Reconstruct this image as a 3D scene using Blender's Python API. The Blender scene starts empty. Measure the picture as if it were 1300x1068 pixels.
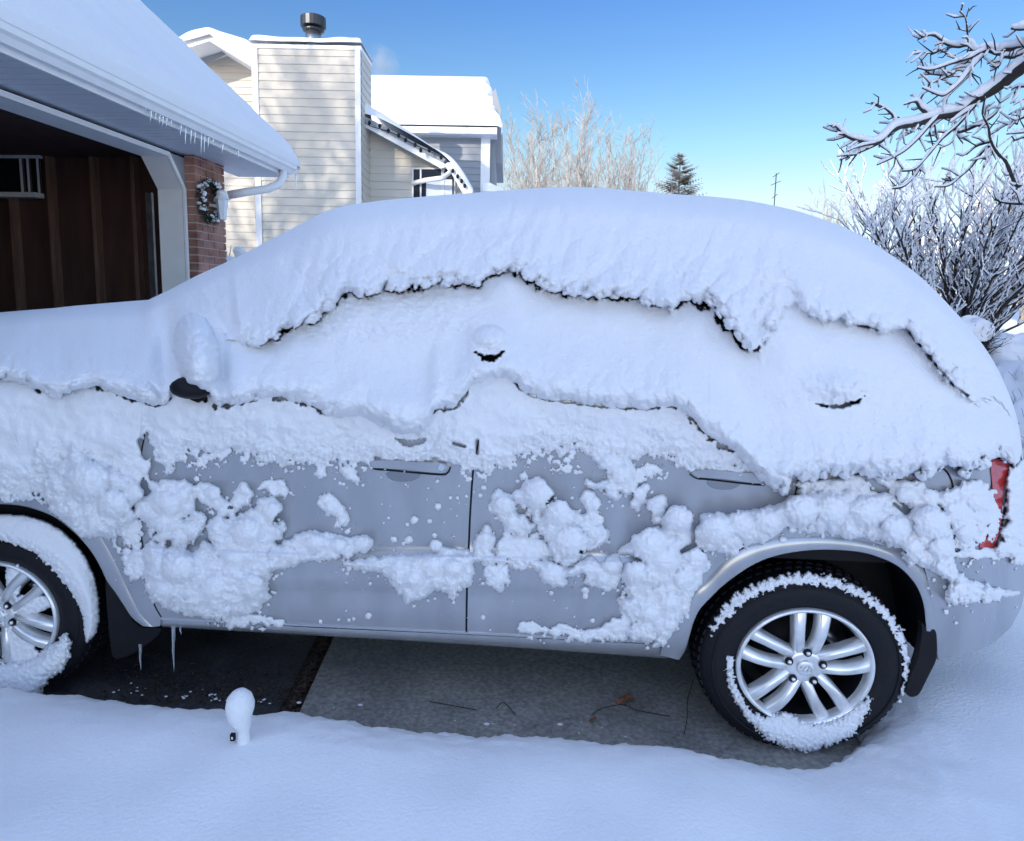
import bpy, math, random
import numpy as np
from math import sin, cos, tan, atan, radians, pi, sqrt
from mathutils import Vector
from mathutils.geometry import delaunay_2d_cdt

random.seed(5)
scene = bpy.context.scene
COL = scene.collection

# ------------------------------------------------------------------ camera model
FP = 850.0
PITCH = atan((485 - 378) / FP); ROLL = 0.02
F = np.array([0, cos(PITCH), -sin(PITCH)])
R0 = np.array([1.0, 0, 0]); U0 = np.array([0, sin(PITCH), cos(PITCH)])
R = R0 * cos(ROLL) + U0 * sin(ROLL); U = U0 * cos(ROLL) - R0 * sin(ROLL)
def ray(x, y):
    x = np.asarray(x, float)[..., None]; y = np.asarray(y, float)[..., None]
    return F * FP + R * (x - 650) - U * (y - 485)
C = np.array([0, 0, 0.0]); _q = ray(1022, 968) / 350; C[2] = -_q[2]; O = C + _q
A_CAR = radians(3.5)
cu = np.array([cos(A_CAR), -sin(A_CAR), 0]); cn = np.array([sin(A_CAR), cos(A_CAR), 0]); Zv = np.array([0, 0, 1.0])
def hit(x, y, P, n):
    d = ray(x, y); t = ((np.asarray(P) - C) @ n) / (d @ n)
    return C + d * np.asarray(t)[..., None]
def PC(x, y, d):                      # photo direction met with the car plane at inward depth d
    dr = ray(x, y); base = (O - C) @ cn
    t = (base + np.asarray(d, float)) / (dr @ cn)
    return C + dr * t[..., None]
def car(s, d, z): return O + cu * s + cn * d + Zv * z
def PY(x, y, Y): return hit(x, y, np.array([0, Y, 0.0]), np.array([0, 1.0, 0]))
gf = np.array([.0763, .997, 0]); gn = np.array([.997, -.0763, 0]); GO = np.array([-3.6, 0, 0])
def GP(t, w, z): return GO + gf * t + gn * w + Zv * z
def ground(X): return .018 * (1.09 - X)

# ------------------------------------------------------------------ noise
_rng = np.random.RandomState(7)
_perm = np.tile(_rng.permutation(512), 3)
_ga = _rng.rand(512) * 2 * pi; _gx, _gy = np.cos(_ga), np.sin(_ga)
def perlin(x, y, seed=0):
    x = np.asarray(x, float) + seed * 37.17; y = np.asarray(y, float) + seed * 91.3
    xi = np.floor(x).astype(int); yi = np.floor(y).astype(int); xf = x - xi; yf = y - yi
    u = xf * xf * xf * (xf * (xf * 6 - 15) + 10); v = yf * yf * yf * (yf * (yf * 6 - 15) + 10)
    def g(ix, iy, dx, dy):
        h = _perm[(_perm[ix % 512] + iy) % 512]; return _gx[h] * dx + _gy[h] * dy
    a = g(xi, yi, xf, yf); b = g(xi + 1, yi, xf - 1, yf); c = g(xi, yi + 1, xf, yf - 1); d = g(xi + 1, yi + 1, xf - 1, yf - 1)
    return ((a + (b - a) * u) * (1 - v) + (c + (d - c) * u) * v) * 1.5
def fbm(x, y, o=4, seed=0):
    r = 0; a = 1.0
    for i in range(o): r = r + a * perlin(x * 2 ** i, y * 2 ** i, seed + i); a *= .5
    return r
def billow(x, y, o=3, seed=0):
    r = 0; a = 1.0
    for i in range(o): r = r + a * (np.abs(perlin(x * 2 ** i, y * 2 ** i, seed + i)) * 2 - .6); a *= .5
    return r
def cells(x, y, seed=0):
    x, y = x + .33 * perlin(x * .8, y * .8, seed + 50), y + .33 * perlin(x * .8 + 9, y * .8, seed + 51)
    return cells0(x, y, seed)
def cells0(x, y, seed=0):               # rounded lumps: 1 at a lump's centre, 0 in the crease
    xi = np.floor(x).astype(int); yi = np.floor(y).astype(int); best = np.full(np.shape(x), 9.0)
    for dx in (-1, 0, 1):
        for dy in (-1, 0, 1):
            ix = xi + dx; iy = yi + dy; h = _perm[(_perm[(ix + seed * 13) % 512] + iy) % 512]
            px = ix + .5 + .42 * _gx[h]; py = iy + .5 + .42 * _gy[h]
            best = np.minimum(best, (x - px) ** 2 + (y - py) ** 2)
    return np.clip(1 - best / .52, 0, 1) ** .6
def sm(a, b, x):
    t = np.clip((x - a) / (b - a), 0, 1); return t * t * (3 - 2 * t)
def seg_dist(X, Y, pts, closed):
    p = np.array(pts, float); q = np.roll(p, -1, 0)
    if not closed: p, q = p[:-1], q[:-1]
    D = np.full(np.shape(X), 1e9)
    for a, b in zip(p, q):
        ab = b - a; L = ab @ ab + 1e-12
        t = np.clip(((X - a[0]) * ab[0] + (Y - a[1]) * ab[1]) / L, 0, 1)
        D = np.minimum(D, (X - a[0] - t * ab[0]) ** 2 + (Y - a[1] - t * ab[1]) ** 2)
    return np.sqrt(D)
def inside(X, Y, pts):
    p = np.array(pts, float); q = np.roll(p, -1, 0); r = np.zeros(np.shape(X), bool)
    for a, b in zip(p, q):
        if a[1] == b[1]: continue
        c = (a[1] > Y) != (b[1] > Y)
        r ^= c & (X < (b[0] - a[0]) * (Y - a[1]) / (b[1] - a[1]) + a[0])
    return r
def sdf(X, Y, pts):
    d = seg_dist(X, Y, pts, True); return np.where(inside(X, Y, pts), d, -d)
def qround(sd, w):
    t = np.clip(sd / w, 0, 1); return np.sqrt(np.clip(1 - (1 - t) ** 2, 0, 1))
def smooth_line(pts, n=6, closed=False):
    p = np.array(pts, float); m = len(p); out = []
    rng = range(m if closed else m - 1)
    for i in rng:
        if closed: a, b, c, d = p[(i - 1) % m], p[i], p[(i + 1) % m], p[(i + 2) % m]
        else: a, b, c, d = p[max(i - 1, 0)], p[i], p[i + 1], p[min(i + 2, m - 1)]
        for k in range(n):
            t = k / n
            out.append(.5 * ((2 * b) + (c - a) * t + (2 * a - 5 * b + 4 * c - d) * t * t + (3 * b - a - 3 * c + d) * t ** 3))
    if not closed: out.append(p[-1])
    return np.array(out)

# ------------------------------------------------------------------ materials
def mat(name, col, rough=.6, metal=0.0, noise=0.0, nscale=8.0, bump=0.0, bscale=40.0, spec=.5, coat=0.0, col2=None, thr=None, trans=0.0, stretch=None):
    m = bpy.data.materials.new(name); m.use_nodes = True; nt = m.node_tree; b = nt.nodes['Principled BSDF']
    b.inputs['Base Color'].default_value = (*col, 1); b.inputs['Roughness'].default_value = rough
    b.inputs['Metallic'].default_value = metal; b.inputs['Specular IOR Level'].default_value = spec
    if coat: b.inputs['Coat Weight'].default_value = coat; b.inputs['Coat Roughness'].default_value = .08
    if trans: b.inputs['Transmission Weight'].default_value = trans
    tc = nt.nodes.new('ShaderNodeTexCoord'); vec = tc.outputs['Object']
    if stretch:
        mp = nt.nodes.new('ShaderNodeMapping'); mp.inputs['Scale'].default_value = stretch
        nt.links.new(vec, mp.inputs['Vector']); vec = mp.outputs['Vector']
    if noise or col2:
        n = nt.nodes.new('ShaderNodeTexNoise'); n.inputs['Scale'].default_value = nscale; n.inputs['Detail'].default_value = 8
        nt.links.new(vec, n.inputs['Vector'])
        cr = nt.nodes.new('ShaderNodeValToRGB'); nt.links.new(n.outputs['Fac'], cr.inputs['Fac'])
        c2 = col2 or tuple(max(0, c * (1 - noise)) for c in col); c1 = col if col2 else tuple(min(1, c * (1 + noise * .6)) for c in col)
        cr.color_ramp.elements[0].color = (*c2, 1); cr.color_ramp.elements[1].color = (*c1, 1)
        a, bb = thr or (.3, .7)
        cr.color_ramp.elements[0].position = a; cr.color_ramp.elements[1].position = bb
        nt.links.new(cr.outputs['Color'], b.inputs['Base Color'])
    if bump:
        n2 = nt.nodes.new('ShaderNodeTexNoise'); n2.inputs['Scale'].default_value = bscale; n2.inputs['Detail'].default_value = 6
        nt.links.new(vec, n2.inputs['Vector'])
        bp = nt.nodes.new('ShaderNodeBump'); bp.inputs['Strength'].default_value = bump; bp.inputs['Distance'].default_value = .02
        nt.links.new(n2.outputs['Fac'], bp.inputs['Height']); nt.links.new(bp.outputs['Normal'], b.inputs['Normal'])
    return m
M = {}
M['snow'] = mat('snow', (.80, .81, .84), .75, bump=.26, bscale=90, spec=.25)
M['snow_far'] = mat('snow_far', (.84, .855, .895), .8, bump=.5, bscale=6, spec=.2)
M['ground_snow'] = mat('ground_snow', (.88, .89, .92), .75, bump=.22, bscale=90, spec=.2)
M['paint'] = mat('silver_paint', (.44, .45, .475), .26, .6, coat=.35, noise=.14, nscale=3.5, stretch=(2.5, 2.5, .7))
M['paint_edge'] = mat('silver_trim', (.62, .64, .68), .25, .7)
M['black'] = mat('black_plastic', (.006, .006, .009), .6, noise=.3, spec=.25)
M['rubber'] = mat('tyre_rubber', (.005, .0055, .009), .62, bump=.15, bscale=90, spec=.3)
M['glass'] = mat('dark_glass', (.01, .012, .015), .06, spec=.7)
M['alloy'] = mat('wheel_alloy', (.82, .83, .84), .25, .6, noise=.22, nscale=14)
M['chrome'] = mat('chrome', (.8, .8, .8), .12, 1)
M['disc'] = mat('brake_disc', (.30, .31, .33), .3, .9)
M['red'] = mat('red_lens', (.50, .012, .008), .12, coat=.6, noise=.25, nscale=60)
M['concrete'] = mat('concrete', (.30, .29, .27), .85, noise=.28, nscale=5, bump=.6, bscale=80, stretch=(1, 2.2, 1))
M['asphalt'] = mat('wet_asphalt', (.035, .035, .038), .38, noise=.5, nscale=3.2, bump=1.0, bscale=70, spec=.4)
M['dirt'] = mat('leaf_litter', (.10, .06, .035), .9, col2=(.02, .016, .012), nscale=60, thr=(.45, .6), bump=1, bscale=90)
M['leaf'] = mat('dead_leaf', (.22, .10, .05), .8, noise=.4, nscale=80)
M['siding'] = mat('vinyl_siding', (.56, .53, .465), .55, noise=.06, nscale=1.2, bump=.12, bscale=30)
M['siding2'] = mat('shaded_grey_siding', (.27, .29, .32), .55, noise=.06, nscale=1.2)  # darker blue-grey: the upper wall's shade is put into the colour
M['trim'] = mat('white_trim', (.78, .79, .80), .45, noise=.04)
M['soffit'] = mat('soffit', (.62, .65, .70), .5, noise=.05)
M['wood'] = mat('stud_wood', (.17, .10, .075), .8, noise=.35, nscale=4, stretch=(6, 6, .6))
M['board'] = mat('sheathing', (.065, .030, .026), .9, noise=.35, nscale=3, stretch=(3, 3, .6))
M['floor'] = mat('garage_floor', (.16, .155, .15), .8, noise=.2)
M['bark'] = mat('bark', (.028, .022, .020), .85, noise=.4, nscale=14)
M['twig'] = mat('frosted_twig', (.50, .47, .45), .8, col2=(.20, .165, .13), nscale=1.5)
M['needles'] = mat('spruce_needles', (.11, .095, .06), .8, noise=.4, nscale=3)
M['wreath'] = mat('wreath_green', (.01, .03, .015), .8, noise=.4)
M['ice'] = mat('ice', (.75, .82, .9), .08, trans=.75, spec=.6)
M['metal'] = mat('flue_metal', (.35, .36, .38), .3, .9, noise=.25, nscale=12)
M['darkmetal'] = mat('flue_cap', (.05, .055, .06), .4, .6)
M['fence'] = mat('fence_wood', (.33, .27, .20), .85, noise=.35, nscale=3)
M['frost'] = mat('frosted_crown', (.85, .83, .80), .8, noise=.12, nscale=.8)
M['lampglass'] = mat('lantern_glass', (.65, .72, .80), .2, spec=.5)
M['cement'] = mat('mortar', (.50, .46, .45), .9)
def slab_mat(name, c1, c2, rough, crack=1.0):
    m = bpy.data.materials.new(name); m.use_nodes = True; nt = m.node_tree; b = nt.nodes['Principled BSDF']; N = nt.nodes.new; K = nt.links.new
    tc = N('ShaderNodeTexCoord'); n1 = N('ShaderNodeTexNoise'); n1.inputs['Scale'].default_value = 2.6; n1.inputs['Detail'].default_value = 10; n1.inputs['Roughness'].default_value = .7
    n2 = N('ShaderNodeTexNoise'); n2.inputs['Scale'].default_value = 55; n2.inputs['Detail'].default_value = 4
    K(tc.outputs['Object'], n1.inputs['Vector']); K(tc.outputs['Object'], n2.inputs['Vector'])
    mxv = N('ShaderNodeMix'); mxv.data_type = 'RGBA'; mxv.blend_type = 'ADD'; mxv.inputs['Factor'].default_value = .22; K(tc.outputs['Object'], mxv.inputs['A']); K(n1.outputs['Color'], mxv.inputs['B'])
    vo = N('ShaderNodeTexVoronoi'); vo.feature = 'DISTANCE_TO_EDGE'; vo.inputs['Scale'].default_value = 2.1; K(mxv.outputs['Result'], vo.inputs['Vector'])
    lt = N('ShaderNodeMapRange'); lt.inputs['From Max'].default_value = .010; lt.inputs['To Min'].default_value = 1 - .6 * crack; K(vo.outputs['Distance'], lt.inputs['Value'])
    cr = N('ShaderNodeValToRGB'); cr.color_ramp.elements[0].position = .36; cr.color_ramp.elements[1].position = .66; cr.color_ramp.elements[0].color = (*c2, 1); cr.color_ramp.elements[1].color = (*c1, 1); K(n1.outputs['Fac'], cr.inputs['Fac'])
    g = N('ShaderNodeMapRange'); g.inputs['From Min'].default_value = .35; g.inputs['From Max'].default_value = .65; g.inputs['To Min'].default_value = .72; g.inputs['To Max'].default_value = 1.2; K(n2.outputs['Fac'], g.inputs['Value'])
    m1 = N('ShaderNodeMix'); m1.data_type = 'RGBA'; m1.blend_type = 'MULTIPLY'; m1.inputs['Factor'].default_value = 1; K(cr.outputs['Color'], m1.inputs['A']); K(g.outputs['Result'], m1.inputs['B'])
    m2 = N('ShaderNodeMix'); m2.data_type = 'RGBA'; m2.blend_type = 'MULTIPLY'; m2.inputs['Factor'].default_value = 1; K(m1.outputs['Result'], m2.inputs['A']); K(lt.outputs['Result'], m2.inputs['B'])
    K(m2.outputs['Result'], b.inputs['Base Color']); bp = N('ShaderNodeBump'); bp.inputs['Strength'].default_value = .8; bp.inputs['Distance'].default_value = .006; K(n2.outputs['Fac'], bp.inputs['Height']); K(bp.outputs['Normal'], b.inputs['Normal'])
    rr = N('ShaderNodeMapRange'); rr.inputs['From Min'].default_value = .4; rr.inputs['From Max'].default_value = .6; rr.inputs['To Min'].default_value = rough * .55; rr.inputs['To Max'].default_value = rough; K(n1.outputs['Fac'], rr.inputs['Value']); K(rr.outputs['Result'], b.inputs['Roughness'])
    return m
M['concrete'] = slab_mat('concrete_slab', (.34, .33, .30), (.22, .215, .205), .9, .45)
M['asphalt'] = slab_mat('wet_asphalt_mat', (.07, .07, .075), (.016, .017, .02), .7, .5)
def brick_mat():
    m = bpy.data.materials.new('brick'); m.use_nodes = True; nt = m.node_tree; b = nt.nodes['Principled BSDF']
    n = nt.nodes.new('ShaderNodeTexNoise'); n.inputs['Scale'].default_value = 5; n.inputs['Detail'].default_value = 8
    tc = nt.nodes.new('ShaderNodeTexCoord'); nt.links.new(tc.outputs['Object'], n.inputs['Vector'])
    cr = nt.nodes.new('ShaderNodeValToRGB'); cr.color_ramp.elements[0].color = (.17, .075, .055, 1); cr.color_ramp.elements[1].color = (.38, .20, .155, 1)
    cr.color_ramp.elements[0].position = .35; cr.color_ramp.elements[1].position = .65
    nt.links.new(n.outputs['Fac'], cr.inputs['Fac']); nt.links.new(cr.outputs['Color'], b.inputs['Base Color']); b.inputs['Roughness'].default_value = .85
    return m
M['brick'] = brick_mat()

# ------------------------------------------------------------------ object helpers
def tag(o, label=None, cat=None, group=None, kind=None):
    if label: o['label'] = label
    if cat: o['category'] = cat
    if group: o['group'] = group
    if kind: o['kind'] = kind
    return o
def empty(name, loc, **k):
    o = bpy.data.objects.new(name, None); COL.objects.link(o); o.location = Vector(loc); o.empty_display_size = .1
    return tag(o, **k)
def link(name, me, m, parent=None, smooth=False):
    me.materials.append(m)
    if smooth: me.polygons.foreach_set('use_smooth', [True] * len(me.polygons))
    o = bpy.data.objects.new(name, me); COL.objects.link(o)
    if parent is not None:
        o.parent = parent; q = parent; off = Vector((0, 0, 0))
        while q is not None: off += q.location; q = q.parent
        o.matrix_parent_inverse.identity(); me.transform(__import__('mathutils').Matrix.Translation(-off))
    return o
def obj(name, verts, faces, m, parent=None, smooth=False):
    me = bpy.data.meshes.new(name); me.from_pydata([tuple(v) for v in verts], [], [tuple(f) for f in faces]); me.update()
    return link(name, me, m, parent, smooth)
def grid_obj(name, P, keep, m, parent=None):
    h, w, _ = P.shape
    idx = np.arange(h * w).reshape(h, w)
    q = np.stack([idx[:-1, :-1], idx[1:, :-1], idx[1:, 1:], idx[:-1, 1:]], -1)
    q = q[keep] if keep is not None else q.reshape(-1, 4)
    used = np.unique(q); remap = np.zeros(h * w, int); remap[used] = np.arange(len(used)); q = remap[q]
    V = P.reshape(-1, 3)[used]
    me = bpy.data.meshes.new(name); me.vertices.add(len(V)); me.vertices.foreach_set('co', V.astype(np.float32).ravel())
    me.loops.add(q.size); me.loops.foreach_set('vertex_index', q.ravel().astype(np.int32))
    me.polygons.add(len(q)); me.polygons.foreach_set('loop_start', (np.arange(len(q)) * 4).astype(np.int32)); 
    me.update(calc_edges=True)
    return link(name, me, m, parent, True)
class MB:
    def __init__(s): s.v = []; s.f = []
    def add(s, vs, fs):
        n = len(s.v); s.v += [tuple(v) for v in vs]; s.f += [tuple(i + n for i in f) for f in fs]
    def box(s, o, a, b, c):            # corner + three edge vectors
        o, a, b, c = map(np.asarray, (o, a, b, c))
        s.add([o, o + a, o + a + b, o + b, o + c, o + a + c, o + a + b + c, o + b + c],
              [(0, 3, 2, 1), (4, 5, 6, 7), (0, 1, 5, 4), (1, 2, 6, 5), (2, 3, 7, 6), (3, 0, 4, 7)])
    def bar(s, p, q, w, t, up=Zv):
        p = np.asarray(p, float); q = np.asarray(q, float); d = q - p; L = np.linalg.norm(d)
        if L < 1e-9: return
        d = d / L; sd = np.cross(d, up); sd /= np.linalg.norm(sd) + 1e-9; u2 = np.cross(sd, d)
        s.box(p - sd * w / 2 - u2 * t / 2, sd * w, d * L, u2 * t)
    def tube(s, pts, rad, n=6, cap=True, flat=1.0):
        pts = [np.asarray(p, float) for p in pts]; base = len(s.v); k = len(pts); prev = None
        for i, p in enumerate(pts):
            d = pts[min(i + 1, k - 1)] - pts[max(i - 1, 0)]; d = d / (np.linalg.norm(d) + 1e-9)
            a = np.cross(d, [0, 0, 1.0]) if abs(d[2]) < .95 else np.cross(d, [0, 1.0, 0])
            a /= np.linalg.norm(a) + 1e-9
            if prev is not None and a @ prev < 0: a = -a
            prev = a; b = np.cross(a, d); r = rad[i] if hasattr(rad, '__len__') else rad
            for j in range(n):
                t = 2 * pi * j / n; s.v.append(tuple(p + a * cos(t) * r + b * sin(t) * r * flat))
        for i in range(k - 1):
            for j in range(n):
                s.f.append((base + i * n + j, base + i * n + (j + 1) % n, base + (i + 1) * n + (j + 1) % n, base + (i + 1) * n + j))
        if cap: s.f.append(tuple(base + j for j in range(n))[::-1]); s.f.append(tuple(base + (k - 1) * n + j for j in range(n)))
    def prism(s, poly, vec):
        n = len(poly); vec = np.asarray(vec); p = [np.asarray(q, float) for q in poly]
        s.add(p + [q + vec for q in p], [tuple(range(n)), tuple(range(2 * n - 1, n - 1, -1))] + [(i, i + n, (i + 1) % n + n, (i + 1) % n) for i in range(n)])
    def sphere(s, c, r, n=8, m=6, sc=(1, 1, 1)):
        c = np.asarray(c, float); vs = [c + np.array([0, 0, r * sc[2]])]; fs = []
        for i in range(1, m):
            for j in range(n):
                a = pi * i / m; b = 2 * pi * j / n
                vs.append(c + np.array([sin(a) * cos(b) * r * sc[0], sin(a) * sin(b) * r * sc[1], cos(a) * r * sc[2]]))
        vs.append(c - np.array([0, 0, r * sc[2]])); L = len(vs) - 1
        for j in range(n): fs.append((0, 1 + j, 1 + (j + 1) % n)); fs.append((L, L - n + (j + 1) % n, L - n + j))
        for i in range(m - 2):
            for j in range(n): a = 1 + i * n; fs.append((a + j, a + n + j, a + n + (j + 1) % n, a + (j + 1) % n))
        s.add(vs, fs)
    def build(s, name, m, parent=None, smooth=False): return obj(name, s.v, s.f, m, parent, smooth)

# ------------------------------------------------------------------ the car's shape (base depth of the body behind each photo direction)
TOP = np.array([(-330, 640), (-318, 520), (-300, 470), (-260, 436), (-200, 420), (-120, 410), (-20, 402), (0, 400.5), (40, 396), (100, 391.5), (150, 389.5), (176, 387), (192, 379), (215, 368), (250, 350), (300, 327), (350, 301), (385, 283), (410, 270), (435, 262),
    (470, 256.5), (500, 253), (560, 248), (620, 243.5), (680, 239), (735, 237.5), (790, 241), (850, 246), (900, 249.5), (950, 255), (1000, 265), (1030, 273.5), (1070, 288), (1100, 303), (1150, 337),
    (1180, 362), (1220, 404), (1250, 441), (1270, 475), (1285, 511), (1293, 540), (1297, 565), (1300, 600), (1303, 660), (1305, 705)], float)
_ts = smooth_line(TOP, 6); 
def top_y(x): return np.interp(x, _ts[:, 0], _ts[:, 1])
def belt_y(x): return np.maximum(np.interp(x, [-330, 0, 1000, 1150, 1300], [500, 515, 520, 535, 560]), top_y(x) + 45)
def Dbase(x, y):
    x = np.asarray(x, float); y = np.asarray(y, float)
    t = top_y(x); b = belt_y(x); f = np.clip((b - y) / (b - t), 0, 1)
    dt = np.interp(x, [-330, -200, 100, 180, 330, 450, 1000, 1150, 1250, 1300], [.55, .6, .62, .60, .56, .5, .48, .40, .26, .10])
    d = dt * f ** 1.7 + .22 * np.clip((f - .86) / .14, 0, 1) ** 2.6
    d = d + .34 * np.clip((x - 1170) / 135, 0, 1.1) ** 2.4 + .4 * np.clip((-200 - x) / 130, 0, 1) ** 2
    # side sculpting: shoulder, ledge moulding, tuck towards the sill
    d = d + .012 * sm(560, 690, y) * 1.0
    lx = np.interp(x, [150, 400, 600, 860], [694, 706, 707, 716])
    inm = sm(150, 200, x) * (1 - sm(860, 900, x))
    d = d - inm * .020 * sm(lx - 3, lx + 1, y) * (1 - sm(lx + 34, lx + 46, y)) - inm * .006 * sm(lx + 36, lx + 46, y)
    d = d + .035 * np.clip((y - 760) / 60, 0, 1.6) ** 2
    # scooped rear door leading edge
    e = ((x - 606) / 16) ** 2 + ((y - 745) / 58) ** 2
    d = d + .010 * np.exp(-e * 1.3) * (x > 598)
    return d

def panel(name, poly, m, parent, off=0.0, step=12, thick=.02, smooth_n=0):
    p = [tuple(q) for q in (smooth_line(poly, smooth_n, True) if smooth_n else poly)]
    # densify the outline
    out = []
    for a, b in zip(p, p[1:] + p[:1]):
        n = max(1, int(math.hypot(b[0] - a[0], b[1] - a[1]) / step))
        out += [(a[0] + (b[0] - a[0]) * k / n, a[1] + (b[1] - a[1]) * k / n) for k in range(n)]
    N = len(out); P = np.array(out)
    gx, gy = np.meshgrid(np.arange(P[:, 0].min(), P[:, 0].max(), step), np.arange(P[:, 1].min(), P[:, 1].max(), step / 1.5))
    gx = gx.ravel() + .013; gy = gy.ravel() + .017
    s = sdf(gx, gy, out); k = s > step * .35
    vs = [Vector(q) for q in out] + [Vector((a, b)) for a, b in zip(gx[k], gy[k])]
    r = delaunay_2d_cdt(vs, [(i, (i + 1) % N) for i in range(N)], [], 1, 1e-5)
    V2 = np.array([(v.x, v.y) for v in r[0]]); F2 = [tuple(f) for f in r[2]]
    V = PC(V2[:, 0], V2[:, 1], Dbase(V2[:, 0], V2[:, 1]) + off); nv = len(V)
    # return flange along the outline
    ob = [tuple(q) for q in PC(P[:, 0], P[:, 1], Dbase(P[:, 0], P[:, 1]) + off)]
    inn = [tuple(np.array(q) + cn * thick) for q in ob]
    verts = [tuple(v) for v in V] + ob + inn
    faces = F2 + [(nv + i, nv + (i + 1) % N, nv + N + (i + 1) % N, nv + N + i) for i in range(N)]
    o = obj(name, verts, faces, m, parent, False)
    me = o.data; me.polygons.foreach_set('use_smooth', [True] * len(F2) + [False] * N); return o
def plate(name, poly, d, thick, m, parent, bevel=.004, rel=False, n=0):
    p = smooth_line(poly, n, True) if n else np.array(poly, float)
    c = p.mean(0); dd = (Dbase(p[:, 0], p[:, 1]) if rel else 0) + d
    k = bevel * 340
    v = c - p; L = np.linalg.norm(v, axis=1)[:, None]; pin = p + v / L * np.minimum(k, L * .4)
    ddi = (Dbase(pin[:, 0], pin[:, 1]) if rel else 0) + d
    A = PC(pin[:, 0], pin[:, 1], ddi + np.zeros(len(p))); B = PC(p[:, 0], p[:, 1], dd + bevel + np.zeros(len(p))); D_ = B + cn * thick
    N = len(p); vs = list(A) + list(B) + list(D_)
    fs = [tuple(range(N))] + [(i, i + N, (i + 1) % N + N, (i + 1) % N) for i in range(N)] + [(i + N, i + 2 * N, (i + 1) % N + 2 * N, (i + 1) % N + N) for i in range(N)] + [tuple(range(3 * N - 1, 2 * N - 1, -1))]
    return obj(name, vs, fs, m, parent)
def ribbon(name, pts, wpx, m, parent, off=-.0015, n=5):
    p = smooth_line(pts, n); d = np.gradient(p, axis=0); nn = np.stack([-d[:, 1], d[:, 0]], 1); nn /= np.linalg.norm(nn, axis=1)[:, None]
    w = np.array(wpx if hasattr(wpx, '__len__') else [wpx] * len(p)); 
    if len(w) != len(p): w = np.interp(np.linspace(0, 1, len(p)), np.linspace(0, 1, len(w)), w)
    a = p + nn * w[:, None] / 2; b = p - nn * w[:, None] / 2
    A = PC(a[:, 0], a[:, 1], Dbase(a[:, 0], a[:, 1]) + off); B = PC(b[:, 0], b[:, 1], Dbase(b[:, 0], b[:, 1]) + off)
    N = len(p); vs = list(A) + list(B) + list(A + cn * .012) + list(B + cn * .012)
    fs = []
    for i in range(N - 1): fs += [(i, i + 1, N + i + 1, N + i), (i, 2 * N + i, 2 * N + i + 1, i + 1), (N + i, N + i + 1, 3 * N + i + 1, 3 * N + i)]
    return obj(name, vs, fs, m, parent)

CAR = empty('snow_covered_car', car(-1.5, .8, 0), label='silver sport utility vehicle buried in snow in front of the open garage', cat='car')
ARCH_R_IN = [(862, 838), (870, 826), (876, 806), (881, 789), (889, 773), (901, 760), (914, 747), (932, 732.5), (958, 716), (984, 706), (1015, 700), (1049, 698), (1088, 700.5), (1114, 707), (1140, 719), (1160, 739), (1171, 762), (1175, 789), (1176, 815), (1176, 838)]
ARCH_R_OUT = [(838, 832), (844, 812), (855, 794), (865, 777), (877, 760), (890, 744), (905, 727), (920, 712), (942, 698), (970, 688), (1000, 683), (1040, 681), (1080, 684), (1120, 692), (1150, 703), (1169, 717), (1180, 745), (1185, 772), (1187, 800), (1188, 838)]
_fr = [(0, 640), (26, 642), (52, 649), (73, 659), (92, 674), (105, 687), (117, 702), (127, 719), (136, 738), (147, 753), (158, 770), (168, 785), (181, 795)]
ARCH_F_IN = [(-6 - x, y) for x, y in _fr[::-1]] + _fr
_fo = [(10, 613), (40, 618), (80, 634), (112, 660), (134, 692), (152, 727), (166, 757), (179, 781), (194, 796)]
ARCH_F_OUT = [(-6 - x, y) for x, y in _fo[::-1]] + _fo
SEAM1 = [(186, 500), (183, 553), (179, 575), (176, 610), (176, 657), (179, 680), (184, 710), (189, 742), (196, 768), (205, 784)]
SEAM2 = [(614, 500), (608, 557), (603, 582), (600, 605), (597, 650), (595, 697), (593, 740), (592, 801)]
fo = [tuple(q) for q in smooth_line(ARCH_F_OUT, 3)]; ro = [tuple(q) for q in smooth_line(ARCH_R_OUT, 3)]
s1 = [tuple(q) for q in smooth_line(SEAM1, 3)]; s2 = [tuple(q) for q in smooth_line(SEAM2, 3)]
panel('front_fender', [(-318, 560), (-300, 480), (0, 470)] + [(x - 1.2, y) for x, y in s1] + [(203, 795)] + fo[::-1] + [(-230, 796), (-300, 790), (-325, 700)], M['paint'], CAR)
panel('front_door', [(x + 1.2, y) for x, y in s1] + [(593 - 1.3, 803)] + [(x - 1.3, y) for x, y in s2[::-1]], M['paint'], CAR)
rd_edge = [(843, 815), (849, 802), (866, 776), (890, 745), (905, 727), (920, 712), (950, 690), (985, 662), (1006, 640), (1012, 610), (1014, 560), (1010, 505)]
panel('rear_door', [(x + 1.3, y) for x, y in s2] + [(596, 805)] + rd_edge, M['paint'], CAR)
qp = [(1013, 505), (1150, 520), (1258, 545), (1262, 583), (1254, 640), (1243, 697), (1215, 699), (1171, 718)] + [q for q in ro[::-1] if 925 < q[0] < 1169] + [(923, 712), (953, 692), (988, 664), (1009, 641), (1015, 610), (1017, 560)]
panel('quarter_panel', qp, M['paint'], CAR)
panel('rear_bumper', [(1173, 719), (1216, 701.5), (1243, 700.5), (1304, 701), (1303, 742), (1297, 770), (1284, 796), (1262, 816), (1235, 829), (1192, 839), (1188, 820), (1187, 800), (1185, 772), (1180, 745)], M['paint'], CAR, step=9)
panel('window', [(330, 470), (362, 420), (420, 375), (520, 345), (604, 338), (604, 500), (330, 500)], M['glass'], CAR, off=.012)
panel('window', [(640, 338), (760, 348), (870, 372), (940, 430), (950, 520), (640, 508)], M['glass'], CAR, off=.012)
panel('window', [(1000, 400), (1080, 405), (1160, 440), (1190, 500), (1120, 520), (1010, 520)], M['glass'], CAR, off=.012)
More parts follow.
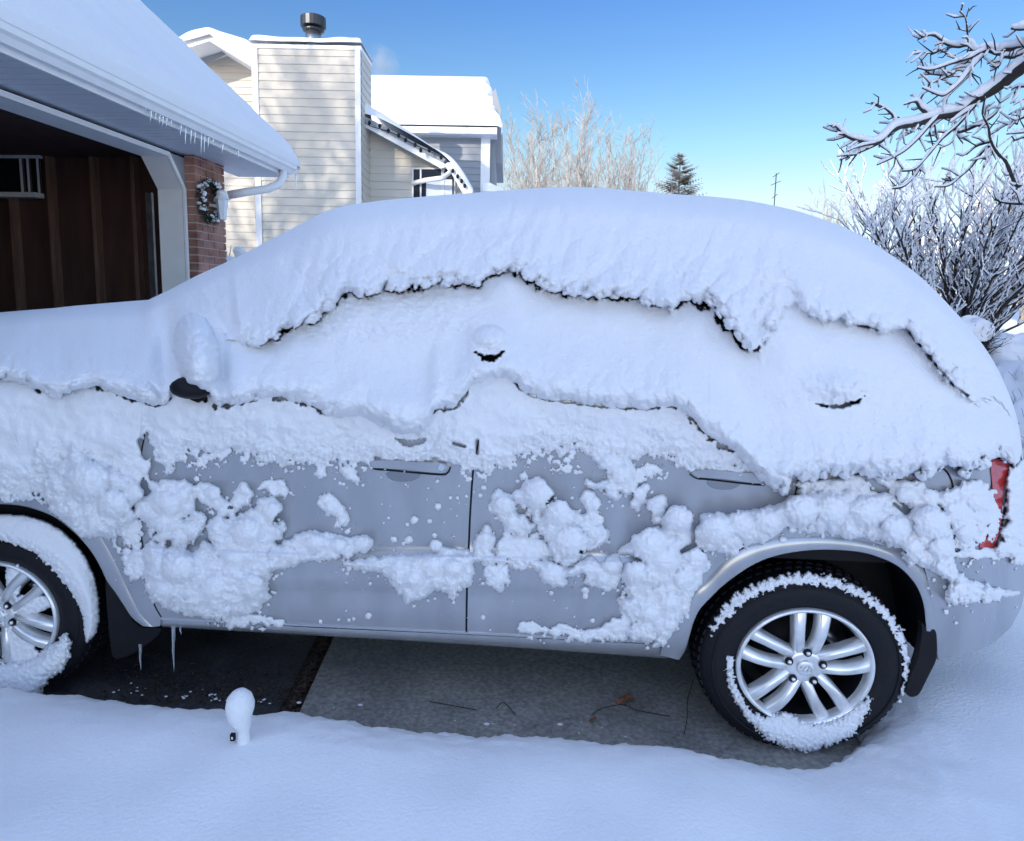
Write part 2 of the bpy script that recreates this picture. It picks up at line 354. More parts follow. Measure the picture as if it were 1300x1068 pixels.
panel('pillar_trim', [(-290, 495), (-250, 460), (-150, 440), (20, 425), (180, 420), (260, 380), (350, 335), (440, 300), (600, 290), (900, 300), (1060, 340), (1150, 390), (1220, 460), (1268, 545), (1262, 575), (700, 500), (150, 495)], M['black'], CAR, off=.03, step=20)
seam_w = 3.4
sl = ribbon('door_seam', SEAM1, [3, 3, 3.4, 4.5, 6], M['black'], CAR, off=.004)
ribbon('door_seam', SEAM2, [2.5, 2.6, 3, 3.4, 6], M['black'], CAR, off=.004)
ribbon('door_seam', rd_edge[:-2], 2.6, M['black'], CAR, off=.003)
ribbon('bumper_seam', [(1172, 719.5), (1190, 709), (1215, 700.3), (1245, 699), (1304, 699.5)], 2.6, M['black'], CAR, off=.003)
ribbon('fuel_door_seam', [(1188, 592), (1200, 597), (1208, 610), (1211, 628)], 2.2, M['black'], CAR, off=-.0012)
ribbon('sill_highlight', [(204, 785.5), (300, 790), (450, 797), (592, 804), (700, 809.5), (845, 816.5)], 2.6, M['paint_edge'], CAR, off=-.004)
# sill under the doors
sp = smooth_line([(200, 786), (400, 797), (592, 806), (846, 819)], 4); sq = smooth_line([(206, 796), (400, 807), (592, 818), (846, 836)], 4)
vs = []; fs = []; n = len(sp)
for row, (pp, dd) in enumerate([(sp, .018), (sp * .5 + sq * .5, .012), (sq, .035), (sq, .25)]):
    vs += list(PC(pp[:, 0], pp[:, 1], Dbase(pp[:, 0], pp[:, 1]) + dd))
for r_ in range(3):
    for i in range(n - 1): fs.append((r_ * n + i, r_ * n + i + 1, (r_ + 1) * n + i + 1, (r_ + 1) * n + i))
obj('sill', vs, fs, M['paint'], CAR, True)
def flare(inn, out, lift, name='wheel_arch_flare'):
    a = smooth_line(inn, 5); b = smooth_line(out, 5)
    def rs(p, N=90):
        L = np.r_[0, np.cumsum(np.linalg.norm(np.diff(p, axis=0), axis=1))]; t = np.linspace(0, L[-1], N)
        return np.stack([np.interp(t, L, p[:, 0]), np.interp(t, L, p[:, 1])], 1)
    a = rs(a); b = rs(b); rows = []
    for k, dd, back in ((0, .0, 0), (.12, -lift * .4, 0), (.5, -lift, 0), (.93, -lift * .9, 0), (1, -lift * .6, 0), (1, .05, 1)):
        p = b * (1 - k) + a * k; base = np.minimum(Dbase(p[:, 0], p[:, 1]), .06)
        rows.append(PC(p[:, 0], p[:, 1], base + dd))
    P = np.stack(rows); grid_obj(name, P, None, M['paint'], CAR)
    # inner liner
    p = a; d0 = np.minimum(Dbase(p[:, 0], p[:, 1]), .06)
    B = PC(p[:, 0], p[:, 1], d0 + .045); cx = B.mean(0)
    P = np.stack([B, B + cn * .12, B + cn * .32, (B + cn * .34) * .02 + (cx + cn * .34) * .98]); grid_obj('wheel_well', P, None, M['black'], CAR)
flare(ARCH_R_IN, ARCH_R_OUT, .010); flare(ARCH_F_IN, ARCH_F_OUT, .005)
plate('mud_flap', [(1170, 790), (1178, 797), (1187, 800), (1189.5, 812), (1189, 836), (1180, 856), (1172, 872), (1166, 882), (1157, 885), (1150, 878), (1158, 855), (1166, 830), (1171, 800)], .02, .03, M['black'], CAR, n=3)
plate('mud_flap', [(134, 733), (146, 750), (158, 770), (170, 789), (184, 797), (206, 798), (196, 812), (182, 822), (168, 831), (155, 836), (143, 834), (138, 800)], .05, .03, M['black'], CAR, n=3)
# tail light, rear corner
tl = plate('tail_light', [(1257, 585), (1270, 583), (1281, 586), (1281, 600), (1275, 618), (1272, 650), (1270, 675), (1264, 690), (1262, 697), (1243, 697), (1244, 688), (1252, 672), (1260, 655), (1261, 630)], -.006, .05, M['red'], CAR, rel=True, bevel=.006)
panel('rear_corner', [(1264, 556), (1306, 560), (1308, 700), (1264, 698), (1272, 675), (1280, 640), (1283, 600), (1270, 580)], M['paint'], CAR, off=.010)
# body shell: dark floor pan, cabin block and far side so that nothing is hollow
b = MB(); b.box(car(-3.95, .30, .34), cu * 4.6, cn * 1.2, Zv * .35); b.build('floor_pan', M['black'], CAR)
b = MB(); b.box(car(-3.7, .12, .72), cu * 4.25, cn * 1.55, Zv * .38); b.build('inner_body', M['black'], CAR)
b = MB()
b.prism([car(s, 1.72, z) for s, z in ((-3.95, .45), (-3.95, 1.0), (-2.9, 1.15), (.6, 1.2), (.8, .9), (.75, .5))], cn * .03); b.build('far_side_panel', M['paint'], CAR)
b = MB(); b.tube([car(-1.9, .55, .36), car(-.6, .6, .34), car(.3, .7, .33)], .03, 8); b.tube([car(-1.3, .6, .335), car(-.9, .6, .335)], .07, 10); b.build('exhaust_pipe', M['disc'], CAR)

# door handles
def handle(x0, x1, y0, y1, cx, cy, key):
    sl_ = (y1 - y0)
    cup = [(cx + 22 * cos(t), cy + 10 * sin(t) * (1 if sin(t) > 0 else .5)) for t in np.linspace(0, 2 * pi, 20, endpoint=False)]
    h = plate('door_handle', [(x0, y0 - 1), (x0 + 6, y0 - 5), (x0 + 30, y0 - 8 + sl_ * .2), (x1 - 25, y1 - 13), (x1 - 8, y1 - 12), (x1, y1 - 7), (x1 - 3, y1 - 1), (x1 - 14, y1 + 1), (x0 + 20, y0 + 5), (x0 + 6, y0 + 4)], -.032, .03, M['paint'], CAR, rel=True, bevel=.007, n=3)
    plate('handle_cup', cup, -.0015, .003, M['disc'], h, rel=True, bevel=.002)
    ribbon('handle_gap', [(x0 - 1, y0), (x0 + 8, y0 + 5.5), (x0 + 24, y0 + 7), (x1 - 14, y1 + 2.6), (x1 - 2, y1 + .5), (x1 + 1.5, y1 - 7)], 2.2, M['black'], h, off=-.003)
    if key:
        c = np.array([[x1 - 10 + 4.2 * cos(t), y1 - 6 + 4.2 * sin(t)] for t in np.linspace(0, 2 * pi, 14, endpoint=False)])
        plate('keyhole', c, -.0345, .004, M['chrome'], h, rel=True, bevel=.001)
handle(468, 570, 590, 600, 512, 602, True); handle(877, 975, 602, 613, 919, 612, False)
# mirror
MC = PC(246, 480, -.10)
b = MB(); b.sphere(PC(244, 492, -.10), .072, 14, 9, (1.0, .9, .55)); mr = b.build('side_mirror', M['black'], CAR, True)
b = MB(); b.tube([PC(250, 500, -.06), PC(262, 505, .04)], .03, 8); b.build('mirror_arm', M['black'], mr)

# ------------------------------------------------------------------ wheels
SX = 1.10
def lathe_car(c, prof, n=64, sx=SX, th0=0.0):   # prof: (radius, inward depth)
    vs = []; fs = []
    for r, d in prof:
        for j in range(n):
            t = 2 * pi * j / n + th0; vs.append(c + cu * cos(t) * r * sx + Zv * sin(t) * r + cn * d)
    for i in range(len(prof) - 1):
        for j in range(n): fs.append((i * n + j, i * n + (j + 1) % n, (i + 1) * n + (j + 1) % n, (i + 1) * n + j))
    return vs, fs
def wheel(c, Rr, rot, snowy=False, parts=True, flip=1):
    w = empty('wheel', c); w.parent = CAR; w.location = Vector(c) - CAR.location
    k = flip
    prof = [(.222, .03), (.226, .012), (.236, .005), (.262, -.004), (.290, -.003), (.312, .004), (.330, .018), (.339, .034), (.343, .055), (.345, .12), (.343, .185), (.336, .21), (.30, .225), (.23, .22)]
    s = Rr / .345
    vs, fs = lathe_car(c, [(r * s, d * k) for r, d in prof], 96)
    ty = obj('tyre', vs, fs, M['rubber'], w, True)
    tr = MB()
    for j in range(64):
        for row, (dd, ww) in enumerate(((.035, .035), (.085, .03), (.13, .03), (.175, .035))):
            t = 2 * pi * (j + .5 * (row % 2)) / 64; dt = .030
            a = [c + cu * cos(t + e) * (Rr + h) * SX + Zv * sin(t + e) * (Rr + h) + cn * k * (dd + z) for h in (-.006, .006 if row in (1, 2) else .001) for e, z in ((-dt, 0), (dt, 0), (dt, ww), (-dt, ww))]
            tr.add(a, [(4, 5, 6, 7), (0, 1, 5, 4), (1, 2, 6, 5), (2, 3, 7, 6), (3, 0, 4, 7)])
    tr.build('tread', M['rubber'], ty)
    # raised sidewall rib
    vs, fs = lathe_car(c, [(.300 * s, -.002 * k), (.303 * s, -.0055 * k), (.307 * s, -.004 * k), (.309 * s, .004 * k)], 96); obj('sidewall_rib', vs, fs, M['rubber'], ty, True)
    q = s * .97
    vs, fs = lathe_car(c, [(.232 * q, .03 * k), (.233 * q, .004 * k), (.229 * q, -.006 * k), (.223 * q, -.007 * k), (.217 * q, 0), (.213 * q, .020 * k), (.209 * q, .030 * k)], 96)
    vb, fb = lathe_car(c, [(.2085 * q, .0305 * k), (.205 * q, .06 * k), (.200 * q, .11 * k), (.19 * q, .20 * k)], 64)
    rim = obj('rim', vs, fs, M['alloy'], w, True)
    obj('barrel', vb, fb, M['black'], rim, True)
    if not parts: return w
    vs, fs = lathe_car(c, [(0.0, .115), (.15 * q, .115), (.15 * q, .14)], 48); obj('brake_disc', vs, fs, M['black'], rim, True)
    vs, fs = lathe_car(c, [(.0, .15), (.205 * q, .15)], 48); obj('wheel_back', vs, fs, M['black'], rim, True)
    b = MB()
    def pt(t, r, off, d): # polar with sideways offset
        return c + (cu * (cos(t) * r - sin(t) * off) * SX + Zv * (sin(t) * r + cos(t) * off)) * q + cn * d
    for kx in range(5):
        t0 = rot + 2 * pi * kx / 5
        for sgn in (-1, 1):
            rows = []
            for i in range(13):
                f = i / 12; r = .034 + f * .181
                cen = sgn * (.0175 + .024 * f + .006 * sin(f * pi)); hw = .0185 - .0015 * sin(f * pi) + .004 * f ** 3
                dd = .018 - .020 * sin(f * pi * .9) + (.02 * max(0, .12 - f)) - .004
                rows.append([pt(t0, r, cen - hw - .003, dd + .045), pt(t0, r, cen - hw, dd + .006), pt(t0, r, cen - hw * .6, dd - .002), pt(t0, r, cen + hw * .6, dd - .002), pt(t0, r, cen + hw, dd + .006), pt(t0, r, cen + hw + .003, dd + .045)])
            n6 = 6; base = len(b.v)
            for rr in rows: b.v += [tuple(v) for v in rr]
            for i in range(12):
                for j in range(n6 - 1): b.f.append((base + i * n6 + j, base + i * n6 + j + 1, base + (i + 1) * n6 + j + 1, base + (i + 1) * n6 + j))
    b.build('spokes', M['alloy'], rim, True)
    cal = MB(); cal.tube([pt(t_, .135, 0, .085) for t_ in np.linspace(.25, .95, 7)], .02, 8); cal.build('brake_caliper', M['disc'], rim, True)
    vs, fs = lathe_car(c, [(.0, .004), (.030, .004), (.048, .004), (.066, .010), (.072, .03), (.074, .06)], 48); hub = obj('hub', vs, fs, M['alloy'], rim, True)
    vs, fs = lathe_car(c, [(.0, -.007), (.024, -.007), (.0275, -.005), (.029, .004)], 40); cap = obj('hub_cap', vs, fs, M['alloy'], rim, True)
    e = MB(); ell = lambda t, r1, r2: c + cu * cos(t) * r1 * SX + Zv * sin(t) * r2 - cn * .009
    e.tube([ell(t, .0185, .0135) for t in np.linspace(0, 2 * pi, 25)], .0012, 5)
    for sx_ in (-1, 1): e.tube([c - cn * .009 + cu * (sx_ * .007 + zz * .004) * SX + Zv * zz * .0095 for zz in (-1, 0, 1)], .0015, 5)
    e.tube([c - cn * .009 + cu * xx * .007 + Zv * xx * .003 for xx in (-1, 0, 1)], .0015, 5)
    e.build('emblem', M['chrome'], cap)
    for kx in range(5):
        t = rot + 2 * pi * (kx + .5) / 5 + pi / 5 * 0; t = rot + 2 * pi * kx / 5
        cc = c + (cu * cos(t) * .0575 * SX + Zv * sin(t) * .0575)
        v1, f1 = lathe_car(cc, [(.0, -.0035), (.0135, -.0035), (.0150, .004)], 16, 1.0); obj('nut_recess', v1, f1, M['black'], rim)
        v1, f1 = lathe_car(cc - cn * .0042, [(0, -.008), (.005, -.008), (.0075, -.004), (.0085, .0)], 12, 1.0); obj('wheel_nut', v1, f1, M['chrome'], rim, True)
    cc = pt(-.72, .150, 0, .10); b = MB(); b.sphere(cc, .026, 10, 7); b.build('valve_cover', M['black'], rim, True)
    return w
WR = PC(1022.5, 848, .03); WF = PC(-3, 782, .045)
wheel(WR, .341, radians(86)); wheel(WF, .338, radians(120), True)
for w_, sgn in ((WR, 1), (WF, 1)):
    wheel(w_ + cn * 1.62, .341, 0, parts=False, flip=-1)
print('wheels', WR, WF)

# ------------------------------------------------------------------ snow on the car
LIP = [(300, 433), (322, 436), (345, 431), (366, 414), (385, 409), (404, 404), (421, 386), (438, 374), (452, 372), (466, 374), (487, 366), (510, 366), (535, 362), (563, 359), (590, 360), (608, 359), (629, 347), (646, 341), (663, 345), (684, 362), (715, 369), (745, 374), (775, 374), (806, 378),
       (835, 387), (852, 388), (872, 380), (898, 383), (912, 390), (921, 408), (935, 426), (952, 441), (960, 440)]
LIP2 = [(1003, 384), (1010, 386), (1023, 391), (1046, 405), (1064, 405), (1083, 410), (1100, 412), (1115, 418), (1135, 416), (1155, 420), (1166, 433), (1178, 448), (1189, 461), (1200, 475), (1212, 488), (1226, 500), (1242, 508)]
APOLY = [(230, 300), (262, 400), (285, 425)] + LIP + [(972, 425), (984, 405), (994, 392)] + LIP2 + [(1262, 500), (1330, 560), (1330, 150), (230, 150)]
_lw = smooth_line([(-330, 520), (-200, 500), (-60, 486), (0, 481), (33, 487), (50, 497), (71, 504), (90, 500), (117, 490), (135, 495), (152, 500), (180, 508), (201, 514), (214, 508), (222, 495), (245, 500), (262, 504), (268, 506), (277, 514), (295, 513), (326, 506), (345, 503), (358, 506), (378, 510),
                   (400, 516), (418, 527), (440, 528), (459, 527), (483, 540), (508, 550), (530, 550), (541, 543), (552, 521), (566, 518), (580, 514), (592, 500), (602, 486), (640, 478), (652, 484), (667, 497), (684, 504), (705, 508), (740, 513), (769, 516), (815, 519), (845, 515), (862, 518), (878, 529), (890, 543), (903, 554), (931, 572), (950, 592), (965, 606), (980, 616)], 4)
_lb = np.array([(-330, 640), (-200, 632), (0, 634), (14, 637), (31, 636), (54, 631), (70, 612), (107, 598), (128, 604), (150, 612), (170, 618), (177, 600), (180, 560), (186, 548), (191, 562), (200, 586), (212, 597), (225, 590), (236, 573), (255, 572), (275, 578), (290, 567), (305, 570), (322, 576), (337, 586), (352, 580), (362, 592),
                (375, 585), (390, 586), (400, 582), (412, 592), (430, 580), (455, 586), (470, 588), (500, 590), (540, 584), (556, 582), (572, 586), (590, 598), (600, 592), (615, 598), (628, 596), (645, 588), (662, 578), (690, 572), (705, 574), (730, 568), (748, 574), (760, 590), (800, 590), (815, 578), (845, 580), (862, 590), (872, 596), (885, 600),
                (915, 602), (950, 606), (975, 613), (990, 622), (1000, 624), (1008, 604), (1020, 610), (1036, 604), (1060, 603), (1100, 602), (1130, 605), (1160, 601), (1178, 607), (1188, 596), (1198, 590), (1212, 596), (1230, 604), (1240, 590), (1252, 592), (1264, 582), (1278, 584), (1288, 592), (1296, 575), (1306, 590)], float)
def lipW(x): 
    a = np.interp(x, _lw[:, 0], _lw[:, 1]); lb = np.interp(x, _lb[:, 0], _lb[:, 1])
    return np.where(x > 975, lb, a)
def lipB(x): return np.interp(x, _lb[:, 0], _lb[:, 1])
xs = np.concatenate([np.arange(-326, -20, 4.0), np.arange(-20, 1304.5, 1.5)])
def place(Xp, Yp, T, name, keep, parent=None, extra=None):
    d = Dbase(Xp, Yp) - T; P = PC(Xp, Yp, d); return P
# upper sheet: roof, windows, bonnet
NR = 260
X = np.tile(xs, (NR, 1)); tY = top_y(xs); lo = lipW(xs) + 16
lo = np.maximum(lo, tY + 12)
Yg = tY[None, :] + (lo - tY)[None, :] * (np.linspace(0, 1, NR)[:, None] ** .95)
nf = perlin(X / 26, Yg / 26, 3); nm = perlin(X / 9, Yg / 9, 4); ns = perlin(X / 4.2, Yg / 4.2, 5)
wx = np.interp(X, [230, 290, 305, 340, 955, 966, 985, 1000, 1025, 1160, 1200, 1250], [120, 90, 30, 10, 12, 70, 70, 55, 16, 14, 20, 60])
flA = cells((X + Yg * .25) / 17, Yg / 22, 2); flB = cells(X / 9.5, Yg / 10.5, 5)
sA = sdf(X, Yg, APOLY) + 7.0 * (flA - .45) + 4.0 * (flB - .45) + 1.6 * nm + .8 * ns
profA = np.where(wx > 25, sm(-wx * .4, wx, sA), qround(sA + .5, wx * 1.3))
f_up = np.clip((belt_y(X) - Yg) / (belt_y(X) - tY[None, :]), 0, 1)
dl = seg_dist(X, Yg, LIP + [(970, 400), (985, 352)][0:0], False); dl2 = seg_dist(X, Yg, LIP2, False); dlm = np.minimum(dl, dl2)
gW = lipW(X) - Yg
_lx = np.arange(-330, 1310, 4.0); _gl = np.convolve(np.pad(lipW(_lx), 9, 'edge'), np.ones(19) / 19, 'valid'); gS = np.where(X > 900, np.interp(X, _lx, _gl), lipW(X)) - Yg
Tb = .040 + .090 * (1 - sm(0, 95, gS)) + .03 * sm(940, 1010, X) + .05 * (1 - sm(180, 330, X))
Tb = Tb - .018 * np.exp(-(dlm / 22) ** 2) * (sA < 0)
Ta = .105 * (.75 + .25 * (1 - sm(0, 80, sA)))
T = Tb * (1 - .35 * profA) + Ta * profA
lumpz = np.exp(-np.clip(sA, 0, 999) / 44) * (sA > -3) * sm(290, 350, X) * (1 - .75 * sm(960, 1010, X))
fl = cells((X + Yg * .35) / 27, Yg / 44, 2)
T += 1.25 * lumpz * (.040 * (fl - .5) + .026 * (flA - .5) + .014 * (flB - .5) + .006 * (cells(X / 5, Yg / 5.5, 6) - .5))
T += .0012 * perlin(X / 3, Yg / 3, 88) * (1 - .6 * sm(0, 110, sA))
T += .016 * sm(290, 350, X) * np.exp(-np.clip(sA, 0, 999) / 70) * (sA > 0) * perlin((X + .25 * Yg) / 15, Yg / 60, 19) * (1 - .8 * sm(960, 1010, X))
far = sm(0, 130, sA)
T += .0045 * nf * (1 - .7 * far) + .0016 * nm * (1 - .8 * far)
# lower lip lumps
lw = np.exp(-np.clip(gS, 0, 999) / 26)
T += lw * (.034 * (cells(X / 27, Yg / 36, 8) - .5) + .015 * (cells(X / 12, Yg / 14, 9) - .5) + .006 * (cells(X / 5.5, Yg / 6, 10) - .5))
T += .008 * np.exp(-np.clip(gW, 0, 999) / 60) * perlin(X / 14, Yg / 45, 17)
# wind ripples on the window snow
rip = (sA < 0) * sm(330, 380, X) * (1 - sm(590, 640, X)) * sm(360, 385, Yg) * (1 - sm(420, 445, Yg))
T += rip * .007 * (perlin((X + Yg * .5) / 13, (Yg - X * .35) / 6, 11) + .5 * perlin((X + Yg * .5) / 6, (Yg - X * .35) / 3.4, 12))
# blobs
def bump(cx, cy, rx, ry, h, p=2): 
    e = ((X - cx) / rx) ** 2 + ((Yg - cy) / ry) ** 2; return h * np.exp(-e * 2.0)
em = ((X - 249 - (Yg - 450) * .10) / (31 + 2.5 * nm)) ** 2 + ((Yg - 450) / (57 + 3 * nm)) ** 2
T = np.maximum(T, (.06 + .24) * np.sqrt(np.clip(1 - em, 0, 1)) * sm(1.0, .8, em) + .018 * (flA - .5) * sm(400, 450, Yg) + .012 * (flB - .5) + .006 * nm)
T = T + .06 * np.exp(-((X - 620) / 60) ** 2 - ((Yg - 500) / 50) ** 2) * 0
T = T  + bump(457, 366, 9, 9, .035) + bump(845, 380, 10, 11, .03) + bump(505, 520, 52, 40, .045) + bump(645, 360, 38, 22, .03) + bump(785, 366, 12, 12, .025)
T = T - .10 * np.exp(-((X - 212) / 17) ** 2 - ((Yg - 455) / 60) ** 2) - .045 * np.exp(-((X - 284) / 7) ** 2 - ((Yg - 475) / 40) ** 2)
T = T + bump(1068, 490, 44, 26, .045) + .018 * (flB - .5) * np.exp(-((X - 1065) / 45) ** 2 - ((Yg - 496) / 18) ** 2)
# round off towards the skyline
eb = ((X - 622) / 23) ** 2 + ((Yg - 430) / 18) ** 2
T = np.maximum(T, np.where(eb < 1, .05 + .075 * np.sqrt(np.clip(1 - eb, 0, 1)) + .01 * (flB - .5), 0))
edge_n = 1.6 * nm + .8 * ns + 5.0 * (cells(X / 17, Yg / 17, 12) - .45) + 3.0 * (cells(X / 8, Yg / 8, 13) - .45)
sW = lipW(X) - Yg + edge_n * (.8 + .8 * sm(930, 1000, X))
T = T * qround(sW + 1.0, 22 + 6 * sm(920, 1000, X))
GAPS = [([(338, 434), (352, 430), (366, 416)], 1.5, .2), ([(366, 415), (374, 411)], 3, .2), ([(398, 407), (408, 403)], 1.6, .2), ([(430, 378), (440, 375), (450, 378), (462, 380)], 2.5, .2), ([(468, 378), (487, 369)], 1.6, .2),
        ([(500, 369), (535, 365), (563, 362), (608, 361), (626, 350)], 2.3, .2), ([(612, 358), (630, 348)], 2.6, .2), ([(663, 347), (672, 354), (686, 363)], 3.0, .2), ([(686, 364), (715, 371), (750, 376), (776, 376)], 2.4, .2), ([(776, 377), (806, 381), (835, 390)], 2.2, .2),
        ([(852, 390), (872, 382), (898, 385), (912, 392), (921, 410), (935, 428), (950, 440)], 4.2, .25), ([(905, 388), (918, 400), (930, 418)], 6, .2),
        ([(50, 497), (42, 491)], 1.3, .2), ([(118, 491), (128, 494)], 1.8, .2), ([(152, 502), (180, 509), (201, 515), (214, 508)], 1.6, .2), ([(224, 497), (240, 502), (260, 505)], 5.0, .4), ([(262, 508), (276, 514)], 3, .3), ([(278, 516), (300, 514), (322, 508)], 1.5, .25),
        ([(352, 507), (362, 508)], 2, .25), ([(370, 512), (400, 518), (418, 528), (436, 529)], 1.8, .25), ([(552, 523), (566, 519), (578, 515), (594, 498)], 2.2, .25), 
        ([(650, 483), (667, 498), (690, 506)], 1.3, .25), ([(700, 509), (769, 518), (815, 521), (856, 519)], 1.0, .25), ([(874, 528), (890, 544), (905, 555), (931, 572)], 3.0, .3),
        ([(1083, 412), (1100, 415), (1115, 419)], 1.4, .05), ([(1155, 422), (1166, 436), (1189, 464), (1212, 491), (1228, 502)], 1.8, .045)]
for pts, hw, dep in GAPS[:12]:
    dg = seg_dist(X, Yg, pts, False); wv = hw * (.75 + 1.4 * perlin(X / 17, Yg / 30, 15) + .8 * perlin(X / 5, Yg / 12, 16))
    T = np.where((dg < hw * 2 + 6) & (sA < .3) & (sA > -wv), -.02, T)
for pts, hw, dep in GAPS[12:]:
    if hw == 5.0 or hw == 3.6 or dep < .1 or pts[0] == (612, 456):
        dg = seg_dist(X, Yg, pts, False); hwv = hw * (1 + .55 * perlin(X / 7, Yg / 7, 15))
        T = T - dep * np.exp(-(dg / np.maximum(hwv, .4)) ** 4)
for pg in ([(603, 447), (612, 450), (630, 450), (640, 446), (632, 456), (622, 461), (613, 457)], [(1034, 512), (1048, 514), (1066, 514), (1084, 510), (1098, 503), (1090, 512), (1070, 518), (1050, 518)]):
    T = np.where(sdf(X, Yg, pg) + 2.2 * nm + 1.4 * ns > 0, -.02, T)
T = np.where(sW < 0, -.02, T); T = np.maximum(T, -.02)
fall = .02 * np.clip((f_up - .93) / .07, 0, 1)
P = PC(X, Yg, Dbase(X, Yg) - T)
# carry the sheet on over the roof and down the far side
top = P[0]; back = []
hgt = top[:, 2]
for dd, dz in ((.12, .012), (.3, .026), (.6, .04), (.9, .03), (1.1, -.02), (1.25, -.10), (1.33, -.28), (1.36, -.6)):
    q = top + cn * dd; q = q.copy(); q[:, 2] = np.maximum(hgt + dz, np.minimum(hgt, 1.0)) ; 
    back.append(q)
Pall = np.concatenate([np.stack(back[::-1]), P], 0)
Tall = np.concatenate([np.full((len(back), T.shape[1]), .1), T], 0)
mx = np.maximum.reduce([Tall[:-1, :-1], Tall[1:, :-1], Tall[1:, 1:], Tall[:-1, 1:]])
keep = mx > -.012
up = grid_obj('roof_snow', Pall, keep, M['snow'])
tag(up, 'thick white snow slab over the roof, windows and bonnet of the silver car', 'snow', kind='stuff')

